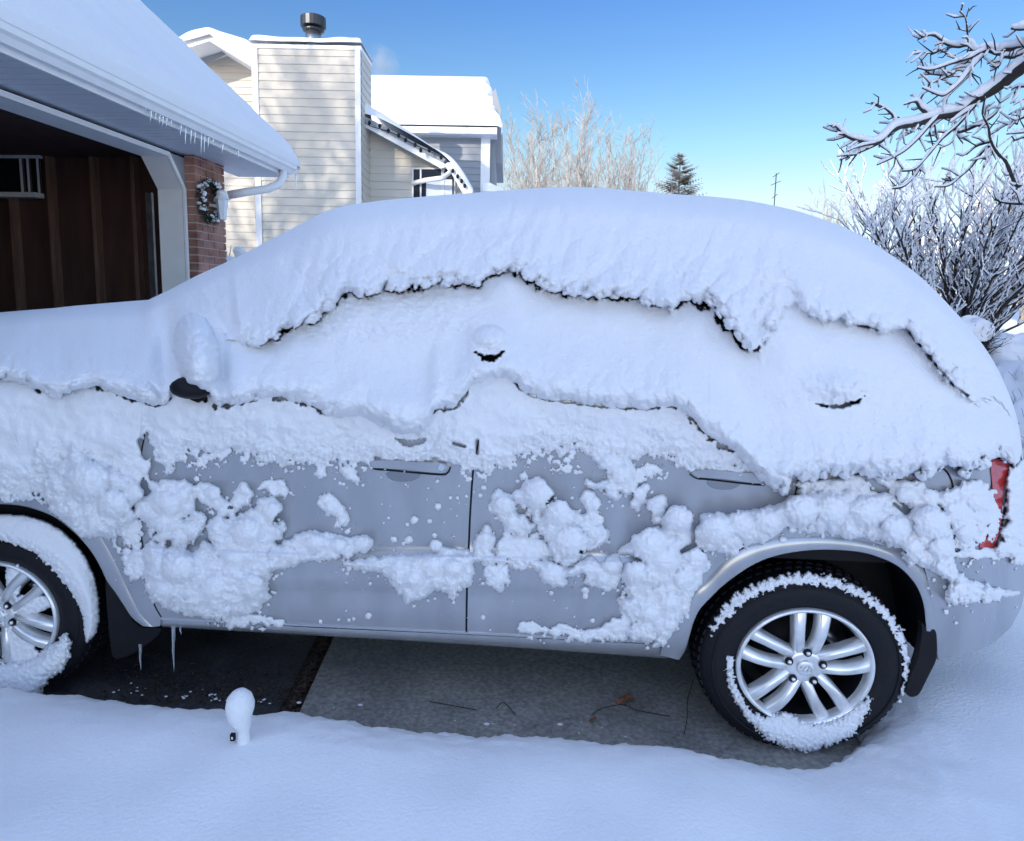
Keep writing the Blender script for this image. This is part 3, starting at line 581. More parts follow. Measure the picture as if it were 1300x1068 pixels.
# lower sheet: doors, fenders, quarter
CL = [  # polygon, height, edge width, roughness
 ([(39, 568), (51, 553), (72, 553), (80, 588), (58, 601), (41, 598)], .045, 14, 1),
 ([(78, 586), (91, 558), (107, 576), (128, 591), (157, 599), (177, 615), (181, 628), (169, 642), (171, 657), (150, 676), (124, 680), (97, 681), (74, 657), (62, 640), (54, 617), (60, 601)], .065, 22, 1.2),
 ([(120, 655), (172, 655), (176, 690), (150, 680)], .016, 8, 2.6),
 ([(150, 580), (185, 580), (189, 600), (178, 612), (160, 607)], .028, 10, 1.6),
 ([(192, 613), (221, 611), (243, 615), (245, 647), (231, 659), (255, 652), (260, 662), (250, 684), (231, 693), (211, 688), (197, 681), (184, 664), (170, 652), (175, 635), (192, 625)], .042, 13, 1.3),
 ([(245, 620), (257, 611), (274, 620), (282, 632), (296, 650), (291, 657), (282, 654), (277, 645), (265, 647), (262, 640), (245, 630)], .026, 8, 1.2),
 ([(306, 612), (321, 625), (322, 632), (311, 642), (304, 645), (298, 645), (294, 632)], .03, 9, .6),
 ([(330, 618), (340, 611), (355, 608), (364, 620), (360, 628), (347, 625), (335, 620)], .02, 6, 1.4),
 ([(267, 659), (296, 657), (316, 647), (328, 635), (338, 631), (355, 637), (357, 647), (347, 658), (361, 665), (355, 686), (340, 701), (347, 718), (340, 735), (334, 740), (335, 764), (328, 772), (316, 769), (296, 774), (287, 786), (274, 786), (265, 779), (245, 776), (228, 774), (201, 766), (187, 752), (184, 730), (182, 701), (231, 699), (250, 701), (260, 687), (272, 696), (277, 705), (265, 679)], .055, 18, 1.3),
 ([(184, 690), (240, 700), (300, 712), (340, 740), (330, 770), (280, 784), (200, 765), (184, 735)], .062, 26, 1.2),
 ([(340, 701), (369, 684), (389, 673), (400, 675), (437, 682), (461, 680), (473, 688), (471, 698), (456, 703), (439, 706), (417, 710), (396, 709), (374, 718), (355, 720), (345, 725)], .045, 12, .7),
 ([(158, 703), (183, 700), (186, 730), (160, 727)], .022, 8, 2), ([(288, 783), (330, 782), (362, 788), (330, 792), (300, 790)], .012, 5, 2.2),
 ([(432, 597), (440, 591), (450, 597), (457, 607), (450, 610), (438, 606)], .022, 6, .5),
 ([(402, 637), (415, 626), (429, 633), (437, 647), (445, 657), (437, 669), (424, 668), (429, 657), (419, 654), (410, 645)], .026, 7, .8),
 ([(436, 716), (478, 708), (497, 705), (546, 704), (563, 696), (580, 701), (595, 697), (602, 725), (592, 745), (580, 749), (575, 757), (556, 749), (536, 759), (522, 764), (507, 754), (497, 735), (490, 735), (480, 725), (450, 722)], .05, 16, 1.1),
 ([(606, 685), (613, 670), (620, 669), (626, 680), (629, 690), (622, 700), (640, 712), (612, 715), (600, 700)], .036, 9, .9),
 ([(652, 628), (671, 609), (685, 606), (697, 618), (702, 631), (690, 643), (688, 662), (675, 662), (671, 650), (654, 635)], .055, 14, .7),
 ([(621, 640), (629, 623), (644, 625), (654, 640), (661, 655), (678, 665), (668, 679), (656, 679), (644, 670), (637, 665), (627, 652)], .045, 11, .8),
 ([(690, 645), (705, 634), (719, 640), (729, 652), (734, 670), (734, 687), (736, 706), (722, 718), (705, 713), (697, 696), (692, 682), (683, 677), (685, 667)], .065, 17, .8),
 ([(725, 650), (746, 655), (756, 665), (766, 667), (770, 684), (756, 696), (741, 696), (734, 687)], .034, 9, 1.6),
 ([(637, 682), (661, 682), (692, 689), (697, 706), (683, 711), (668, 721), (644, 716), (629, 701)], .026, 8, 2.4),
 ([(673, 711), (697, 713), (722, 721), (746, 708), (768, 716), (773, 704), (785, 706), (790, 721), (787, 733), (780, 745), (766, 747), (746, 740), (741, 730), (722, 733), (717, 743), (692, 741), (685, 728), (673, 721)], .045, 11, .8),
 ([(617, 721), (637, 716), (646, 730), (641, 743), (629, 745), (619, 735)], .026, 9, 1.6),
 ([(751, 579), (770, 575), (795, 579), (807, 599), (807, 618), (800, 628), (790, 623), (780, 635), (770, 626), (766, 618), (744, 618), (744, 613), (768, 612), (770, 597), (756, 589)], .032, 9, 1.1),
 ([(809, 597), (821, 589), (839, 597), (829, 601), (814, 606)], .018, 5, 1.4), ([(736, 633), (746, 621), (758, 631), (759, 643), (746, 648)], .03, 9, .5), ([(746, 648), (761, 648), (763, 665), (752, 667)], .014, 5, 2),
 ([(802, 635), (812, 618), (823, 614), (821, 628), (812, 648), (802, 643)], .028, 7, .7), ([(824, 631), (846, 633), (843, 652), (834, 663), (825, 650)], .03, 8, .7),
 ([(789, 701), (802, 684), (826, 672), (838, 668), (842, 655), (857, 641), (869, 645), (880, 659), (876, 674), (881, 684), (868, 698), (884, 695), (899, 713), (893, 732), (882, 750), (876, 770), (862, 795), (850, 812), (838, 818), (815, 812), (795, 805), (806, 790), (790, 775), (787, 760), (800, 757), (797, 748), (790, 735), (787, 722), (800, 719), (808, 710), (800, 705)], .045, 14, 1.3),
 ([(790, 701), (803, 684), (826, 673), (850, 672), (872, 690), (862, 720), (850, 745), (800, 745), (789, 722), (812, 712)], .075, 22, .8), ([(843, 655), (857, 641), (869, 645), (880, 659), (874, 674), (855, 680), (843, 670)], .075, 16, .5),
 ([(656, 801), (671, 789), (695, 801), (680, 806)], .014, 5, 1.8), ([(697, 799), (712, 794), (724, 794), (727, 803), (705, 806)], .014, 5, 1.8), ([(722, 808), (766, 794), (780, 784), (800, 790), (796, 808), (746, 811)], .02, 7, 1.6),
 ([(883, 672), (890, 657), (911, 653), (944, 649), (977, 643), (1001, 633), (1026, 626), (1053, 622), (1080, 622), (1096, 623), (1126, 627), (1144, 642), (1159, 660), (1171, 642), (1189, 639), (1204, 660), (1210, 681), (1210, 702), (1205, 716), (1190, 728), (1180, 720), (1159, 717), (1150, 711), (1147, 699), (1126, 690), (1105, 681), (1078, 684), (1060, 678), (1040, 674), (1020, 672), (1005, 668), (990, 676), (972, 688), (952, 690), (931, 703), (907, 701), (890, 697), (883, 685)], .062, 20, 1.0),
 ([(1150, 660), (1162, 646), (1189, 639), (1204, 660), (1210, 690), (1214, 722), (1231, 735), (1252, 744), (1290, 753), (1252, 762), (1228, 763), (1210, 765), (1201, 753), (1206, 738), (1190, 728), (1165, 705)], .05, 12, 1.0),
 ([(1012, 612), (1060, 609), (1090, 604), (1105, 621), (1084, 627), (1060, 624), (1020, 626)], .028, 8, 1.2),
 ([(1105, 603), (1135, 609), (1162, 612), (1192, 627), (1216, 615), (1250, 613), (1256, 636), (1252, 660), (1240, 681), (1231, 696), (1213, 696), (1210, 675), (1204, 657), (1189, 642), (1162, 648), (1150, 639), (1132, 624)], .036, 12, 1.5),
 ([(1284, 594), (1279, 621), (1280, 632), (1277, 660), (1269, 690), (1272, 706), (1330, 708), (1330, 590)], .05, 14, 1.2), ([(1213, 700), (1272, 698), (1272, 706), (1213, 707)], .015, 5, 1.4),
 ([(1250, 624), (1262, 640), (1268, 668), (1256, 672)], .015, 6, 2.4)]
DOTS = []
for poly, H_, w_, rg_ in CL:
    pz = smooth_line(poly, 3, True)
    for q_ in pz:
        for _ in range(2):
            if random.random() < .55 and q_[1] > pz[:, 1].mean() - 12: DOTS.append((q_[0] + random.gauss(0, 6), q_[1] + abs(random.gauss(1, 5)), random.choice([.8, 1.0, 1.3, 1.8, 2.6])))
DOTS += [(407, 600, 8), (441, 675, 4), (553, 694, 9), (552, 680, 3.5), (500, 685, 4.5), (519, 686, 5.5), (526, 660, 5.5), (517, 666, 3), (545, 662, 3.5), (556, 643, 5), (581, 632, 2.5), (572, 632, 2.8), (468, 782, 5), (449, 786, 3), (443, 787, 3), (407, 789, 3), (430, 787, 2.6),
        (470, 741, 3), (543, 763, 2.6), (592, 630, 2.5), (595, 608, 4), (555, 611, 3), (485, 640, 2), (493, 658, 2.4), (743, 750, 5.5), (743, 757, 4), (700, 753, 3.4), (613, 784, 3.6), (752, 788, 3.4), (665, 605, 6), (657, 611, 3), (614, 619, 4), (610, 629, 3), (1074, 664, 3), (1223, 716, 2.5), (1229, 719, 2), (1201, 777, 4), (1214, 791, 2.5), (1186, 737, 3), (1199, 745, 3),
        (1006, 671, 6), (994, 686, 5), (1003, 693, 3), (1247, 720, 2), (1262, 716, 2), (1290, 722, 2), (1183, 757, 2), (1178, 747, 2.4), (572, 646, 2), (580, 655, 2), (500, 699, 2), (622, 800, 2), (436, 711, 2.5), (512, 690, 3), (487, 664, 2), (544, 620, 2), (600, 585, 3)]
for _ in range(260):                   # fine scattered crumbs near the ragged edges
    zx = random.choice([(470, 600, 600, 700), (600, 700, 575, 720), (620, 860, 560, 640), (185, 330, 560, 640), (240, 480, 575, 605), (880, 1140, 650, 700), (1200, 1300, 700, 800), (160, 210, 640, 720), (400, 600, 700, 790), (620, 840, 730, 812), (340, 480, 575, 640)])
    DOTS.append((random.uniform(zx[0], zx[1]), random.uniform(zx[2], zx[3]), random.choice([.9, 1.1, 1.4, 1.9])))
xl = np.concatenate([np.arange(-326, -10, 4.0), np.arange(-10, 1305, 1.25)])
yl = np.arange(478, 826, 1.25)
X, Yg = np.meshgrid(xl, yl)
n1 = perlin(X / 12, Yg / 12, 21); n2 = perlin(X / 5.5, Yg / 5.5, 22); n3 = perlin(X / 2.9, Yg / 2.9, 23)
lump = .55 * cells(X / 27, Yg / 24, 7) + .22 * cells(X / 12, Yg / 11, 8) + .22 * perlin(X / 8, Yg / 8, 9) + .12 * perlin(X / 3.6, Yg / 3.6, 10) - .4
crumb = billow(X / 9, Yg / 9, 3, 25)
cA = cells(X / 14, Yg / 13, 3); cB = cells(X / 7, Yg / 6.5, 4); cC = cells(X / 3.8, Yg / 3.6, 6)
rough = 3.0 * n1 + 1.2 * n2 + 4.5 * (cA - .45) + 3.0 * (cB - .45) + 1.4 * (cC - .45)
sB = lipB(X) - Yg + rough * 1.25; sB = sB + (9 * perlin(X / 11, Yg / 8, 35) + 6 * perlin(X / 5, Yg / 5, 36)) * (1 - sm(12, 45, sB))
TL = np.where(sB > 0, (.020 + .030 * sm(0, 60, sB)) * qround(sB, 16) + (.022 * lump + .004 * crumb) * (1 - .9 * sm(14, 55, sB)) + .010 * perlin(X / 48, Yg / 26, 91) * sm(0, 30, sB) + .008 * (cC - .5) * (1 - sm(8, 34, sB)), -.03)
TL = TL + .004 * n1 * (sB > 0)
TL = np.where((Yg < lipW(X) - 26) | (X > 1010), -.03, TL)
for poly, H, w, rg in CL:
    pa = np.array(poly); x0, y0 = pa.min(0) - 16; x1, y1 = pa.max(0) + 16
    ix = np.where((xl >= x0) & (xl <= x1))[0]; iy = np.where((yl >= y0) & (yl <= y1))[0]
    if not len(ix) or not len(iy): continue
    sl = (slice(iy[0], iy[-1] + 1), slice(ix[0], ix[-1] + 1))
    gl = np.clip((Yg[sl] - y0 - 16) / (y1 - y0 - 32), 0, 1); s_ = sdf(X[sl], Yg[sl], smooth_line(poly, 4, True)) + 3.4 * perlin(X[sl] / 11, Yg[sl] / 11, 77) + rg * (.22 + .55 * gl) * rough[sl] + .5
    t_ = np.where(s_ > 0, 1.15 * H * qround(s_, w * .9) * (.80 + .24 * cA[sl]) + ((.020 + .012 * gl) * lump[sl] + (.001 + .005 * gl) * crumb[sl] + .004 * gl * (cC[sl] - .5)) * min(1, H / .035) * np.clip(s_ / 4, 0, 1), -.03)
    TL[sl] = np.maximum(TL[sl], t_)
for cx, cy, r in DOTS:
    ix = np.where(np.abs(xl - cx) <= r + 2)[0]; iy = np.where(np.abs(yl - cy) <= r + 2)[0]
    if not len(ix) or not len(iy): continue
    sl = (slice(iy[0], iy[-1] + 1), slice(ix[0], ix[-1] + 1))
    s_ = r - np.hypot(X[sl] - cx, Yg[sl] - cy) + .12 * r * n2[sl] * 2
    TL[sl] = np.maximum(TL[sl], np.where(s_ > 0, r / 340 * 1.1 * qround(s_, r), -.03))
# rounded lobes sitting on the larger clumps
BALLS = [(685, 628, 21), (640, 643, 14), (650, 662, 10), (712, 652, 20), (724, 688, 23), (700, 728, 16), (778, 718, 13), (746, 722, 11), (826, 692, 25), (808, 726, 16), (862, 658, 17), (843, 712, 20), (884, 708, 14), (868, 735, 15), (850, 765, 15), (833, 645, 12), (824, 780, 13), (812, 628, 10), (790, 604, 15), (776, 588, 15), (345, 650, 15), (312, 676, 21), (296, 708, 16), (225, 722, 24), (270, 748, 19), (318, 745, 18), (205, 748, 13), (212, 640, 20), (240, 672, 12), (205, 665, 13), (230, 630, 11), (270, 626, 12), (290, 646, 9),
         (110, 612, 30), (142, 640, 22), (120, 664, 16), (168, 626, 13), (912, 672, 23), (942, 666, 20), (975, 662, 19), (1018, 648, 22), (1058, 648, 23), (1100, 650, 22), (1138, 672, 20), (1182, 664, 23), (1196, 696, 17), (1160, 696, 15), (1150, 628, 13), (1180, 632, 12), (1215, 650, 18), (1240, 636, 13), (1228, 676, 12), (1222, 748, 12), (548, 720, 18), (524, 735, 14), (575, 722, 15), (400, 690, 14), (430, 694, 12), (365, 704, 12), (458, 690, 9), (615, 684, 10), (757, 643, 8)]
for cx, cy, r in BALLS:
    ix = np.where(np.abs(xl - cx) <= r * 1.4)[0]; iy = np.where(np.abs(yl - cy) <= r * 1.4)[0]
    if not len(ix) or not len(iy): continue
    sl = (slice(iy[0], iy[-1] + 1), slice(ix[0], ix[-1] + 1))
    e_ = ((X[sl] - cx) / (r * (1 + .16 * n1[sl] + .08 * n2[sl]))) ** 2 + ((Yg[sl] - cy) / (r * .92 * (1 + .12 * n2[sl]))) ** 2
    j_ = np.abs(yl - cy).argmin(); i_ = np.abs(xl - cx).argmin(); b0 = max(float(TL[j_, i_]), .012)
    TL[sl] = np.where((TL[sl] > -.01) & (e_ < 1), np.maximum(TL[sl], b0 * .72 + r / 340 * .95 * np.sqrt(np.clip(1 - e_, 0, 1)) + .0025 * n2[sl] + .0015 * n3[sl]), TL[sl])
# lacy frost under the window line
for poly, th in (([(232, 545), (285, 548), (300, 575), (280, 594), (240, 596), (222, 580)], .05), ([(690, 565), (740, 565), (742, 602), (698, 604)], .12), ([(300, 565), (480, 575), (480, 600), (300, 592)], .18), ([(240, 595), (262, 590), (256, 615), (240, 612)], .2), ([(625, 570), (690, 565), (690, 590), (625, 600)], .15), ([(640, 675), (700, 680), (700, 715), (640, 718)], .0), ([(124, 655), (182, 655), (182, 735), (160, 730), (140, 690)], .14), ([(790, 745), (880, 740), (850, 812), (790, 806)], -.1), ([(585, 565), (625, 565), (625, 610), (585, 606)], .1), ([(440, 712), (500, 715), (500, 728), (420, 728)], .12), ([(1205, 625), (1262, 622), (1262, 690), (1215, 694)], -.1)):
    sP = sdf(X, Yg, poly); g = cells(X / 7.5, Yg / 7, 31) * .8 + .45 * perlin(X / 15, Yg / 13, 32) + .2 * n3 - .05
    s_ = (g - .33 - th) * 9 - np.clip(-(sP - 5), 0, 20) * .6
    TL = np.maximum(TL, np.where(s_ > 0, .015 * qround(s_, 5), -.03))
TL = np.where(sdf(X, Yg, [(502, 557), (522, 559), (543, 555), (535, 564), (522, 568), (511, 565)]) + 1.5 * n2 + .8 * n3 > 0, -.03, TL)
for pts, hw in (([(576, 563), (590, 567)], 1.7), ([(606, 560), (606, 575)], 2.0), ([(178, 560), (186, 580)], 3.5), ([(880, 665), (880, 690)], 2.0), ([(1135, 640), (1150, 652)], 1.8), ([(972, 690), (985, 682), (1000, 670)], 1.4), ([(866, 700), (882, 692)], 2.5)):
    dg = seg_dist(X, Yg, pts, False); TL = TL - .12 * np.exp(-(dg / hw) ** 4)
glw = Yg - lipW(X)
for pts, hw, dep in GAPS[12:]:
    if hw == 5.0 or dep < .1 or hw == 3.6: continue
    dg = seg_dist(X, Yg, pts, False); wv = hw * (.9 + 1.6 * n1 + .8 * n2)
    TL = np.where((dg < wv + 2) & (glw < wv * 1.6) & (glw > -8), -.03, TL)
TL = np.maximum(TL, -.03)
# keep the wheel openings clear
for inn in (ARCH_R_IN, ARCH_F_IN):
    ap = [tuple(q) for q in smooth_line(inn, 3)]; sI = sdf(X, Yg, ap)
    TL = np.where(sI > -1.5, -.03, TL)
TL = np.where(Yg > 826, -.03, TL)
TLk = np.maximum.reduce([TL[:-1, :-1], TL[1:, :-1], TL[1:, 1:], TL[:-1, 1:]])
P = PC(X, Yg, Dbase(X, Yg) - TL - .010 * ((X > 1120) & (X < 1200) & False))
lw_ = grid_obj('side_snow', P, TLk > -.006, M['snow'])
tag(lw_, 'ragged clumps of snow stuck to the doors, fenders and bumper of the silver car', 'snow', kind='stuff')

# snow on the wheels
def wheel_snow(c, box, fn, label):
    xw = np.arange(box[0], box[2], 1.1); yw = np.arange(box[1], box[3], 1.1); X, Y = np.meshgrid(xw, yw)
    T, D = fn(X, Y); T = np.maximum(T, -.02)
    k = np.maximum.reduce([T[:-1, :-1], T[1:, :-1], T[1:, 1:], T[:-1, 1:]]) > -.004
    o = grid_obj('wheel_snow', PC(X, Y, D - T), k, M['snow']); tag(o, label, 'snow', kind='stuff')
def fr(X, Y):
    rx = 341 * .355 * 1.115; ry = 356 * .343; dx = (X - 1022.5) / rx; dy = (Y - 848) / ry; rho = np.hypot(dx, dy); th = np.degrees(np.arctan2(-dy, dx))
    a = perlin(th / 3.0, rho * 14, 41); b_ = perlin(X / 4, Y / 4, 42); c_ = perlin(X / 2.3, Y / 2.3, 43)
    cen = np.interp(th, [-20, 0, 30, 60, 90, 120, 150, 175], [.955, .95, .935, .925, .925, .93, .945, .96]); hw = np.interp(th, [-22, -8, 5, 30, 60, 90, 120, 145, 160], [0, .02, .034, .040, .044, .052, .056, .05, .0])
    rr = np.where(th < -25, 9, 0)
    s1 = (hw - np.abs(rho - cen)) * 125 + 4.5 * a + 3 * b_ + 2 * c_ - rr * 50
    s1 = np.where(hw <= 0, -5, s1)
    pl = [(929, 856), (940, 882), (955, 904), (971, 909), (997, 903), (1015, 913), (1036, 918), (1062, 912), (1083, 897), (1100, 886), (1109, 886), (1101, 908), (1086, 932), (1062, 944), (1026, 955), (1002, 950), (971, 938), (945, 911), (932, 882)]
    s2 = sdf(X, Y, pl) + 2.6 * b_ + 2.4 * c_ + 2.2 * perlin(X / 9, Y / 9, 44)
    s3 = (np.where((th < -125) | (th > 170), .035, -.1) - np.abs(rho - .715)) * 120 + 2.5 * b_ + 2 * c_
    s = np.maximum(np.maximum(s1 * .8, s2), s3)
    D = .03 + .008 * sm(.86, 1.0, rho) * 2 + .012 * (1 - sm(.60, .72, rho))
    T = np.where(s > 0, np.where(s2 > s1, .026, .011) * qround(s, 9) + .004 * b_ + .003 * c_ + .002, -.02)
    return T, D
wheel_snow(WR, (870, 715, 1170, 975), fr, 'snow packed round the rear tyre and rim of the silver car')
def ff(X, Y):
    b_ = perlin(X / 5, Y / 5, 52); c_ = perlin(X / 2.6, Y / 2.6, 53); d_ = perlin(X / 12, Y / 12, 54)
    rim = [(-60, 664), (-20, 653), (0, 653), (30, 655), (52, 660), (75, 671), (93, 687), (109, 708), (119, 731), (125, 760), (126, 785), (122, 803), (110, 816), (107, 800), (105, 782), (98, 765), (89, 751), (65, 722), (39, 699), (0, 686), (-60, 690)]
    low = [(84, 803), (91, 815), (90, 830), (82, 850), (66, 862), (54, 872), (52, 900), (-90, 905), (-90, 850), (-20, 843), (10, 842), (40, 836), (60, 822), (76, 810)]
    sp = [[(8, 718), (24, 715), (27, 745), (22, 757), (8, 757)], [(17, 757), (45, 756), (68, 757), (70, 767), (48, 778), (20, 780)], [(12, 792), (24, 800), (36, 812), (50, 828), (56, 840), (4, 845), (4, 800)], [(-14, 770), (6, 768), (11, 782), (6, 796), (-14, 797)], [(-40, 800), (-10, 800), (-10, 845), (-40, 845)], [(-20, 715), (-4, 712), (-4, 755), (-20, 757)]]
    inn_ = np.clip((np.hypot((X + 3) / 120, (Y - 782) / 113) - .78) / .2, 0, 1); s1 = sdf(X, Y, rim) + (2.4 * b_ + 1.8 * c_) * (1.3 - inn_); s2 = sdf(X, Y, low) + 3 * b_ + 2 * c_ + 2 * d_
    s = np.maximum(s1, s2); T = np.where(s > 0, np.where(s2 > s1, .045, .028) * qround(s, 16) + (.003 * b_ + .0015 * c_) * (1.2 - inn_) + .002, -.02)
    for p_ in sp:
        q_ = sdf(X, Y, p_) + 1.5 * b_ + 1 * c_; T = np.maximum(T, np.where(q_ > 0, .014 * qround(q_, 8) + .003 * b_, -.02))
    rho = np.hypot((X + 3) / 130, (Y - 782) / 113)
    D = .045 + .02 * sm(.88, 1.02, rho) + .015 * (1 - sm(.6, .7, rho))
    return T, D
wheel_snow(WF, (-110, 645, 140, 905), ff, 'smooth snow plastered over the front tyre and rim of the silver car')

# icicles under the front sill
for x, y0, y1, w_ in ((220, 798, 854, .0075), (229, 797, 806, .004), (178, 822, 852, .006)):
    b = MB(); p0 = PC(x, y0 - 4, .05); p1 = PC(x + .6, y1, .05)
    pts = [p0 * (1 - t) + p1 * t + cu * .0012 * sin(t * 9) for t in np.linspace(0, 1, 9)]
    b.tube(pts, [w_ * (1 - t) ** .7 * (1 + .12 * sin(t * 30)) + .0006 for t in np.linspace(0, 1, 9)], 8)
    tag(b.build('icicle', M['ice'], None, True), {220: 'long clear icicle hanging under the front sill of the car', 229: 'very short icicle beside the longest icicle under the car sill', 178: 'icicle hanging from the front mud flap of the car'}[x], 'icicle', 'icicles under the car')

# ------------------------------------------------------------------ ground
def bare_poly():
    near = [(-420, 905), (-200, 893), (-30, 887), (0, 887), (50, 890), (90, 895), (130, 898), (200, 903), (260, 908), (320, 913), (345, 915), (360, 908), (372, 911), (420, 917), (480, 923), (540, 931), (600, 936), (640, 934), (680, 934), (720, 935), (780, 938), (830, 940), (880, 945), (930, 952), (985, 957), (1040, 956), (1075, 947), (1092, 934)]
    p = [tuple(hit(x, y, np.array([0, 0, .075]), Zv)[:2]) for x, y in near]
    q = [car(.24, .12, 0), car(.25, .6, 0), car(.3, 1.5, 0), car(.1, 1.75, 0), car(-2.5, 1.75, 0), car(-3.9, 1.7, 0), car(-4.4, .6, 0)]
    return p + [tuple(v[:2]) for v in q]
BP = bare_poly()
def axis(lo, hi, d, far, n):
    core = np.arange(lo, hi, d); k = np.arange(1, n + 1)
    g = (far) ** (k / n) - 1 + k * d
    return core, g
cx_, g1 = axis(-2.6, 2.6, .0125, 260, 46); gx = np.concatenate([(-2.6 - g1)[::-1], cx_, 2.6 + g1])
cy_, g2 = axis(1.2, 3.4, .0125, 420, 56); gy = np.concatenate([np.linspace(-30, 1.1, 60), cy_, 3.4 + g2])
X, Y = np.meshgrid(gx, gy)
sd = -sdf(X, Y, BP)
sd = sd + .013 * perlin(X / .08, Y / .08, 61) + .011 * perlin(X / .03, Y / .03, 62) + .03 * perlin(X / .35, Y / .35, 63)
th = .15 * (1 - np.exp(-np.clip(sd, 0, 9) / .10)) + .02 + (.010 * (cells(X / .05, Y / .05, 70) - .4) + .004 * perlin(X / .02, Y / .02, 71)) * np.exp(-np.clip(sd, 0, 9) / .05)
th = th * np.interp(X, [.6, 1.0, 1.4], [1, .55, 1.0])
und = .035 * perlin(X / .9, Y / .9, 64) + .012 * perlin(X / .3, Y / .3, 65)
und = und + .22 * perlin(X / 6, Y / 6, 66) * sm(5, 12, np.hypot(X, Y))
side = (Y > 0) & (X > .9)
und = und + .010 * perlin(X / .05, Y / .12, 67) * np.exp(-(((X - 1.3) / .25) ** 2 + ((Y - 2.2) / .4) ** 2))
rise = .052 * np.clip(Y - 8, 0, 42) * sm(1, 6, X)
bank = .25 * np.exp(-((X - 2.6) / 1.0) ** 2) * sm(2.6, 4.5, Y)
gxx = .018 * (1.09 - np.clip(X, -4, 4))
Zg = gxx + rise + bank + np.where(sd > 0, th + und * np.clip(sd / .3, 0, 1), -.06)
ing = (X < -3.55) & (Y < 8)               # garage floor stays free of snow
Zg = np.where(((X + 3.6 - .0765 * Y) < -.05) & (Y < 6.95), -.3, Zg)
P = np.stack([X, Y, Zg], -1)
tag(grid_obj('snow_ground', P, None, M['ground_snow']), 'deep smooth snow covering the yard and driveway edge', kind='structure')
def gz(x, y):
    i = np.searchsorted(gy, y); j = np.searchsorted(gx, x); return Zg[min(i, len(gy) - 1), min(j, len(gx) - 1)]
# driveway: concrete slab and wet asphalt with a littered joint between
j0 = hit(369, 912, np.array([0, 0, .03]), Zv); j1 = hit(416, 812, np.array([0, 0, .03]), Zv)
jd = (j1 - j0)[:2]; jd = jd / np.linalg.norm(jd)
A0 = j0[:2] - jd * .8; A1 = j0[:2] + jd * 3.5
def slab(name, x0, x1, off, m, label, z0=0.0):
    vs = []; fs = []; n = 40
    for i in range(n + 1):
        f = i / n
        for side_ in (0, 1):
            p = A0 + (A1 - A0) * f; q = p + np.array([x0 if side_ == 0 else x1, 0]); vs.append((q[0], q[1], ground(q[0]) + z0))
    for i in range(n): fs.append((2 * i, 2 * i + 1, 2 * i + 3, 2 * i + 2))
    o = obj(name, vs, fs, m); tag(o, label, kind='structure'); return o
slab('concrete_driveway', .03, 3.0, 0, M['concrete'], 'bare grey concrete slab under the rear half of the car', .012)
slab('asphalt_driveway', -6.0, -.055, 0, M['asphalt'], 'dark wet asphalt under the front of the car', 0.0)
jp = MB()
slab('driveway_joint', -.06, .032, 0, M['dirt'], 'dirt and leaves in the joint between asphalt and concrete', -.006)
# litter: dead leaf, twigs, pebbles, ice crumbs
def gpt(x, y, z=.016):
    p = hit(x, y, np.array([0, 0, z]), Zv); p[2] = ground(p[0]) + z; return p
b = MB()
lp = gpt(793, 899, .02); ang = .5
ol = [(0, 0), (.010, .012), (.028, .010), (.024, .022), (.042, .030), (.026, .034), (.020, .050), (.006, .036), (-.012, .044), (-.014, .026), (-.032, .018), (-.014, .010)]
b.add([lp + np.array([x * 1.3, y * 1.3, .012 * sin(x * 90) + .008]) for x, y in ol] + [lp + np.array([.005, .03, .016])], [(i, (i + 1) % 12, 12) for i in range(12)])
tag(b.build('fallen_leaf', M['leaf']), 'curled brown leaf lying on the concrete near the rear wheel', 'leaf')
b = MB(); lp = gpt(752, 922, .02); b.add([lp + np.array([x, y, .006 + .006 * sin(x * 90)]) * np.array([.7, .7, 1]) for x, y in ol][:0] + [lp + np.array([x * .6, y * .6, .006 + .006 * sin(x * 90)]) for x, y in ol], [tuple(range(12))])
tag(b.build('fallen_leaf', M['leaf']), 'small pale brown leaf lying at the snow edge below the car', 'leaf')
twl = [([(750, 913), (760, 905), (775, 900), (793, 898), (810, 905), (850, 912)], 'thin curved twig under the brown leaf on the concrete'), ([(868, 935), (872, 915), (873, 890), (880, 865)], 'dark twig beside the rear tyre on the concrete'), ([(545, 898), (575, 903), (605, 908)], 'short straight twig left of centre on the concrete'), ([(630, 905), (640, 898), (655, 915)], 'forked little twig at the middle of the concrete')]
for pts, lb in twl:
    b = MB(); q = [gpt(x, y, .02) for x, y in smooth_line(pts, 4)]; b.tube(q, .0016, 5); tag(b.build('twig', M['bark']), lb, 'twig', 'twigs on the driveway')
b = MB()
for _ in range(420):
    t = random.random(); x = 369 + (414 - 369) * (1 - t) * 0 + random.gauss(0, 2.2); 
    y = 908 - 96 * t; x = 371 + 45 * t + random.gauss(0, 3.0)
    p = gpt(x, y, .006); r = random.uniform(.002, .006); b.sphere(p, r, 5, 4, (1.6, 1, .6))
for _ in range(700):
    x = random.uniform(130, 372); y = 905 - abs(random.gauss(0, 26)); 
    if x > 362 - (905 - y) * -.45: continue
    p = gpt(x, y, .002); r = random.uniform(.0015, .0055); b.sphere(p, r, 5, 4, (1.5, 1, .6))
tag(b.build('leaf_litter', M['dirt']), 'scattered crumbs of leaf and gravel on the wet asphalt', 'leaf litter', kind='stuff')
b = MB()
for _ in range(110):
    x = random.choice([random.uniform(140, 350), random.uniform(372, 930)]); e = np.interp(x, [140, 370, 600, 780, 930], [896, 908, 932, 940, 970]); y = e - abs(random.gauss(0, 6)) - 1
    p = gpt(x, y, .01); r = random.uniform(.0012, .0045) * (1 + (random.random() < .1)); b.sphere(p, r, 6, 4, (1.6, 1.1, .6))
